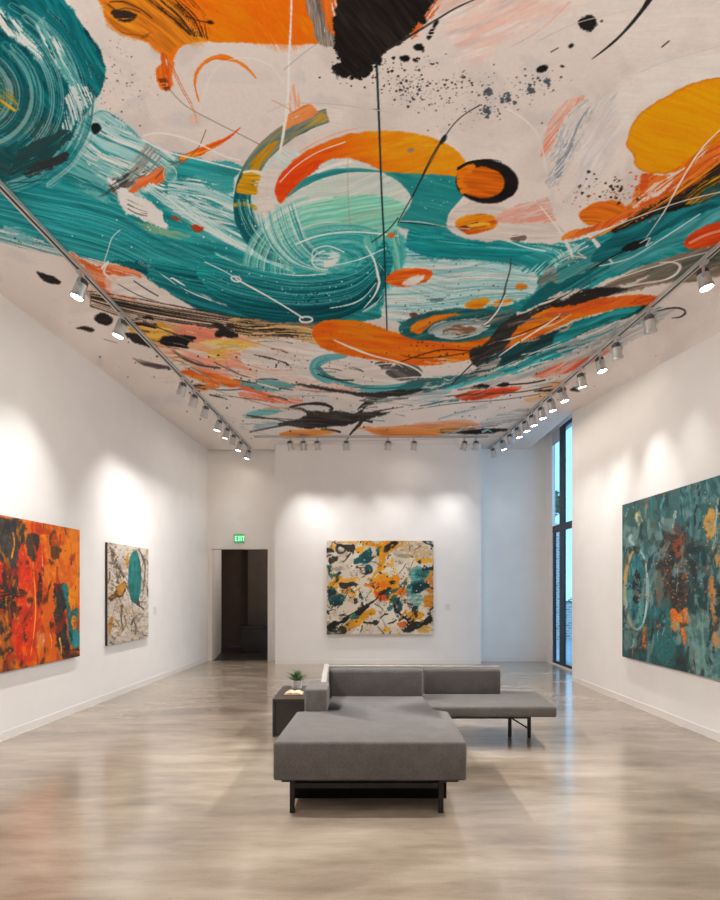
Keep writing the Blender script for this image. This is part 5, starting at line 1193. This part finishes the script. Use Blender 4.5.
def spot_head(label, x, y, aim, lit, energy, size=52, group=None, zt=H-.036, blend=1, col=LAMP):
    t = thing('track_spotlight', label, 'spotlight', (x, y, zt), group)
    def add(name, me, parent, loc=(0,0,0)):
        o = bpy.data.objects.new(name, me); COL.objects.link(o); o.parent = parent; o.location = loc; return o
    dv = Vector(aim) - Vector((x, y, zt - .145)); dv.normalize()
    pan = math.atan2(dv.y, dv.x) + math.pi / 2      # yoke axis is x; head tilts towards -y of its own frame
    add('adapter', HM['adapter'], t); add('stem', HM['stem'], t)
    yk = add('yoke', HM['yoke'], t); yk.rotation_euler = (0, 0, pan)
    hs = add('housing', HM['housing'], t, (0, 0, -.145)); hs.rotation_euler = dv.to_track_quat('-Z', 'Y').to_euler()
    add('heat_sink', HM['heat_sink'], hs); add('bezel', HM['bezel'], hs); add('lens', HM['lens'] if lit else HM['lens_dark'], hs)
    if energy:
        la = bpy.data.lights.new('spot_lamp', 'SPOT'); la.energy = energy; la.spot_size = R(size); la.spot_blend = blend
        la.shadow_soft_size = .035; la.color = col
        lo = bpy.data.objects.new('spot_lamp', la); COL.objects.link(lo); lo.parent = hs; lo.location = (0, 0, -.1)
    return t
ORD = ['nearest','second','third','fourth','fifth','sixth','seventh','eighth','ninth','tenth','eleventh','twelfth','thirteenth','fourteenth']
# left track: (distance, aim offset along the room, aim height, lit lens seen, power)
E1 = 200
left = [(5.42,-.3,1.6,1),(6.25,-.25,1.6,1),(8.15,.2,1.5,0),(8.65,.3,1.5,0),(9.2,.3,1.5,0),(9.95,0,1.6,1),(10.45,.2,1.5,1),(10.9,.3,1.5,0),(11.4,0,1.6,1),(12.1,.0,1.6,1)]
for i, (Y, dy, az, lit) in enumerate(left):
    pos = ORD[i] + ' from the camera' if i else 'nearest the camera'
    e = E1 * (.74 if Y < 9 else .34 if Y < 10 else .1)
    spot_head('white %s spotlight on the left track, %s' % ('glowing' if lit else 'dim', pos), left_track_x(Y), Y, (left_wall_x(Y+dy), Y+dy, az-.6), lit, e, 76, 'spotlights on the left track')
right = [(5.25,-.4,1.1,1),(6.14,.5,1.2,0),(6.84,.4,1.2,0),(7.25,-.3,1.3,1),(7.8,.3,1.2,1),(8.4,-.2,1.2,1),(8.85,0,1.2,1),(9.25,0,1.2,1),(9.65,0,1.2,1),(10.0,.0,1.2,1),(10.4,.0,1.2,1),(10.85,.4,1.2,0),(11.3,.0,1.2,1),(11.95,.3,1.2,0)]
for i, (Y, dy, az, lit) in enumerate(right):
    pos = ORD[i] + ' from the camera' if i else 'nearest the camera'
    e = E1 * (.36 if Y < 9 else .2 if Y < 9.8 else .06)
    spot_head('white %s spotlight on the right track, %s' % ('glowing' if lit else 'dim', pos), right_track_x(Y)-.03, Y, (right_wall_x(Y+dy), Y+dy, az), lit, e * (1 if lit or Y > 9 else .55), 56, 'spotlights on the right track')
back = [(-1.32,0,-.9),(-1.07,0,-.9),(-.81,0,-.5),(-.26,0,-.2),(.53,0,.3),(1.02,1,.7),(1.97,0,1.2),(2.19,0,1.6)]
names = ['leftmost','second from the left','third from the left','fourth from the left','fifth from the left','sixth from the left','seventh from the left','rightmost']
for i, (X, lit, ax) in enumerate(back):
    spot_head('small white %s spotlight on the back track, %s' % ('glowing' if lit else 'dim', names[i]), X, 11.35, (ax, 11.98, 1.5), lit, E1 * .26, 64, 'spotlights on the back track')
# extra lamps without heads, added along the tracks to wash walls, floor and seating
def added_lamp(X, Y, aim, e, s, soft=.05):
    la = bpy.data.lights.new('spot_lamp', 'SPOT'); la.energy = e; la.spot_size = R(s); la.spot_blend = 1; la.shadow_soft_size = soft; la.color = LAMP
    lo = bpy.data.objects.new('spot_lamp', la); COL.objects.link(lo); lo.location = (X, Y, H-.22); lo.rotation_euler = (Vector(aim)-lo.location).to_track_quat('-Z','Y').to_euler()
for Y in (4.0, 2.4, .6, -1.2):
    added_lamp(left_track_x(Y), Y, (left_wall_x(Y), Y, 0.7), E1*.7, 76); added_lamp(right_track_x(Y)-.03, Y, (right_wall_x(Y), Y, .3), E1*.34, 58)
for Y in (-.5, 2.2, 4.9, 7.4):
    added_lamp(left_track_x(Y)+.03, Y, (right_wall_x(Y), Y+.5, 1.5), 190, 70, .08); added_lamp(right_track_x(Y)-.06, Y, (left_wall_x(Y), Y+.5, 1.5), 130, 70, .08)
# fill spots without bodies, added out of view to brighten the mural
for X, Y, ax, ay, e in ((-2.0,.2,-.6,4.6,150),(2.0,.2,.6,4.6,150)):
    la = bpy.data.lights.new('spot_lamp', 'SPOT'); la.energy = e; la.spot_size = R(120); la.spot_blend = 1; la.shadow_soft_size = .15; la.color = LAMP
    lo = bpy.data.objects.new('spot_lamp', la); COL.objects.link(lo); lo.location = (X, Y, 1.5); lo.rotation_euler = (Vector((ax, ay, H))-lo.location).to_track_quat('-Z','Y').to_euler()
FL = 190  # power of the lamps added to light the floor
for Y, Ya, k in ((-1.2,-1.0,.5),(.8,1.0,.5),(2.5,2.6,.8)):
    added_lamp(left_track_x(Y)+.02, Y, (-.3, Ya, 0), FL*k, 94, .06); added_lamp(right_track_x(Y)-.05, Y, (.3, Ya, 0), FL*k, 94, .06)
for Y in (4.3, 5.8):
    added_lamp(left_track_x(Y)+.02, Y, (0, Y+.1, 0), 420, 62, .04); added_lamp(right_track_x(Y)-.05, Y, (.4, Y+.1, 0), 420, 62, .04)
for Y in (6.6, 9.4):
    added_lamp(left_track_x(Y)+.02, Y, (-.4, Y, 0), FL*.8, 94, .06); added_lamp(right_track_x(Y)-.05, Y, (.4, Y, 0), FL*.8, 94, .06)

# ============================================================================= seating
sf = thing('sectional_sofa', 'grey upholstered sectional sofa with wide chaise and low bench on black legs', 'sofa', (.4, 5.0, 0))
def chz(x, y): return .4875 - (y - 3.97) * .0244
bm = bmesh.new()
prism(bm, [(-.576,3.97),(.708,3.97),(.752,5.10),(.61,5.18),(.625,6.0),(-.29,6.0),(-.28,5.10),(-.54,5.10)], .229, chz)
bev(bm, .02, 4); rel(bm, sf); link('chaise_cushion', bm, M['fabric'], sf, smooth=True)
boxo('armrest', (-.474,-.279,5.12,5.50,.235,.645), M['fabric'], sf, .018, 3, True)
bm = bmesh.new(); prism(bm, [(-.36,5.5),(-.31,5.5),(-.31,6.05),(-.36,6.05)], .235, lambda x, y: .65 + (y-5.5)*.18); bev(bm, .01, 2); rel(bm, sf); link('side_panel', bm, M['fabric_light'], sf)
bm = bmesh.new(); box(bm, -.305,.625,5.93,6.12,.40,.703); bev(bm,.035,4); rel(bm, sf); link('back_cushion', bm, M['fabric_shaded'], sf, smooth=True)
boxo('back_panel', (-.36,.64,6.125,6.165,.235,.718), M['fabric_light'], sf, .008)
bm = bmesh.new(); prism(bm, [(.64,5.60),(1.84,5.60),(1.90,6.46),(.64,6.46)], .30, .402); bev(bm, .022, 4); rel(bm, sf); link('bench_cushion', bm, M['fabric'], sf, smooth=True)
bm = bmesh.new(); box(bm, .665,1.475,6.27,6.44,.39,.662); bev(bm,.03,4); rel(bm, sf); link('back_cushion', bm, M['fabric_shaded'], sf, smooth=True)
boxo('back_panel', (.645,1.50,6.445,6.475,.30,.672), M['fabric_light'], sf, .008)
boxo('shade_block', (-.50,.62,4.30,5.7,0,.20), M['shade_black'], sf)  # dark block added to deepen the shade below the chaise
boxo('dark_underpan', (-.53,.665,4.03,5.05,.20,.235), M['steel'], sf, .01); boxo('dark_underpan', (-.27,.60,5.06,5.95,.20,.235), M['steel'], sf, .01)  # black panels added to darken the bounce and floor reflection below
boxo('dark_underpan', (.66,1.22,5.72,6.35,.27,.30), M['steel'], sf, .01)
def leg(x, y, z1, s=.016): boxo('leg', (x-s,x+s,y-s,y+s,0,z1), M['steel'], sf, .003)
for x, y in ((-.455,4.03),(.543,4.03),(-.455,5.75),(.543,5.75)): leg(x, y, .24)
for x, y in ((1.71,6.07),(1.52,6.09),(.80,6.07)): leg(x, y, .305)
boxo('rail', (-.44,.53,4.02,4.045,.165,.20), M['steel'], sf); boxo('rail', (-.467,-.443,4.04,5.74,.185,.225), M['steel'], sf); boxo('rail', (.531,.555,4.04,5.74,.185,.225), M['steel'], sf)
boxo('rail', (.81,1.70,6.06,6.08,.19,.212), M['steel'], sf); boxo('rail', (1.52,1.71,6.06,6.08,.283,.303), M['steel'], sf)
bm = bmesh.new(); tube(bm, (1.54,6.075,.292), (1.70,6.075,.21), .008, 8); tube(bm, (1.54,6.075,.19), (1.70,6.075,.09), .008, 8); rel(bm, sf); link('brace', bm, M['steel'], sf)

tb = thing('side_table', 'dark wood waterfall side table behind the sofa armrest', 'side table', (-.67, 6.5, 0))
TZ = .385
boxo('top', (-.888,-.44,6.08,6.92,TZ-.028,TZ), M['tablewood'], tb, .004); boxo('side', (-.888,-.862,6.08,6.92,0,TZ-.028), M['tablewood'], tb, .003)
boxo('side', (-.466,-.44,6.08,6.92,0,TZ-.028), M['tablewood'], tb, .003); boxo('back', (-.862,-.466,6.10,6.13,.01,TZ-.028), M['tablewood'], tb, .003)

pp = thing('potted_plant', 'small green spiky plant in a pale round pot on the side table', 'plant', (-.708, 6.72, TZ))
bm = bmesh.new(); lathe(bm, [(0,0),(.05,0),(.056,.006),(.062,.09),(.0605,.095),(.055,.095),(.053,.078),(0,.078)], 28); link('pot', bm, M['pot'], pp, smooth=True)
bm = bmesh.new(); lathe(bm, [(.0,.086),(.03,.085),(.0535,.080)], 24); link('soil', bm, M['soil'], pp)
bm = bmesh.new(); rn2 = random.Random(8)
for k in range(46):
    a = k * 2.399; lay = k / 46; L = .10 + .035*rn2.random(); el = R(18 + 68*lay + rn2.uniform(-8,8)); wd = .011 + .004*rn2.random()
    base = Vector((.016*math.cos(a)*(1-lay), .016*math.sin(a)*(1-lay), .084 + .012*lay)); prev = None
    for s in range(6):
        f = s/5; e2 = el - .35*f*f + .25*f
        p = base + Vector((math.cos(a)*math.cos(e2), math.sin(a)*math.cos(e2), math.sin(e2))) * L * f
        sd = Vector((-math.sin(a), math.cos(a), 0)) * wd * (math.sin(math.pi*(.15+.85*f)) + .02)
        up = Vector((-math.cos(a)*math.sin(el), -math.sin(a)*math.sin(el), math.cos(el))) * wd * .35
        cur = [bm.verts.new(p - sd), bm.verts.new(p - up), bm.verts.new(p + sd), bm.verts.new(p + up*.3)]
        if prev:
            for i in range(4): bm.faces.new([prev[i], prev[(i+1)%4], cur[(i+1)%4], cur[i]])
        prev = cur
link('foliage', bm, M['leaf'], pp, smooth=True)

bk = thing('open_book', 'small open book with tan pages lying in front of the pot', 'book', (-.70, 6.36, TZ))
boxo('cover', (-.80,-.60,6.27,6.46,TZ,TZ+.006), M['cover'], bk, .002)
for s in (-1, 1):
    bm = bmesh.new(); n = 8; A = []; B = []
    for i in range(n+1):
        f = i/n; x = -.70 + s*f*.095; z = TZ + .006 + .03*math.sin(math.pi*(.12+.88*f))**.7 * (1 - .35*f)
        A.append((bm.verts.new((x,6.275,TZ+.006)), bm.verts.new((x,6.275,z)))); B.append((bm.verts.new((x,6.455,TZ+.006)), bm.verts.new((x,6.455,z))))
    for i in range(n):
        bm.faces.new([A[i][1],A[i+1][1],B[i+1][1],B[i][1]]); bm.faces.new([A[i][0],A[i+1][0],A[i+1][1],A[i][1]]); bm.faces.new([B[i][0],B[i+1][0],B[i+1][1],B[i][1]]); bm.faces.new([A[i][0],A[i+1][0],B[i+1][0],B[i][0]])
    bm.faces.new([A[n][0],A[n][1],B[n][1],B[n][0]]); bm.faces.new([A[0][0],A[0][1],B[0][1],B[0][0]])
    rel(bm, bk); link('page_block', bm, M['paper'], bk)

# ============================================================================= sky, camera, colour
wd = bpy.data.worlds.new('sky'); sc.world = wd; wd.use_nodes = True
nt = wd.node_tree; bg = nt.nodes['Background']
tc = nt.nodes.new('ShaderNodeTexCoord'); sp = nt.nodes.new('ShaderNodeSeparateXYZ'); rp = nt.nodes.new('ShaderNodeValToRGB')
nt.links.new(tc.outputs['Generated'], sp.inputs[0]); nt.links.new(sp.outputs['Z'], rp.inputs[0]); nt.links.new(rp.outputs[0], bg.inputs['Color'])
rp.color_ramp.elements[0].color = (.52,.78,1,1); rp.color_ramp.elements[1].color = (.40,.66,1,1)
bg.inputs['Strength'].default_value = 2.0
cam = bpy.data.cameras.new('camera'); co = bpy.data.objects.new('camera', cam); COL.objects.link(co)
co.location = (0, 0, EYE); co.rotation_euler = (R(90), 0, 0)
cam.sensor_fit = 'VERTICAL'; cam.sensor_height = 36; cam.sensor_width = 28.8; cam.lens = 36 * FOC / 900; cam.shift_y = (HORIZON - 450) / 900
cam.clip_start = .05
sc.camera = co
sc.view_settings.view_transform = 'Standard'; sc.view_settings.look = 'None'; sc.view_settings.gamma = 1; sc.view_settings.exposure = 0.15
sc.cycles.use_denoising = True; sc.cycles.max_bounces = 10; sc.cycles.diffuse_bounces = 6; sc.cycles.glossy_bounces = 4; sc.cycles.transparent_max_bounces = 8
sc.cycles.sample_clamp_indirect = 6
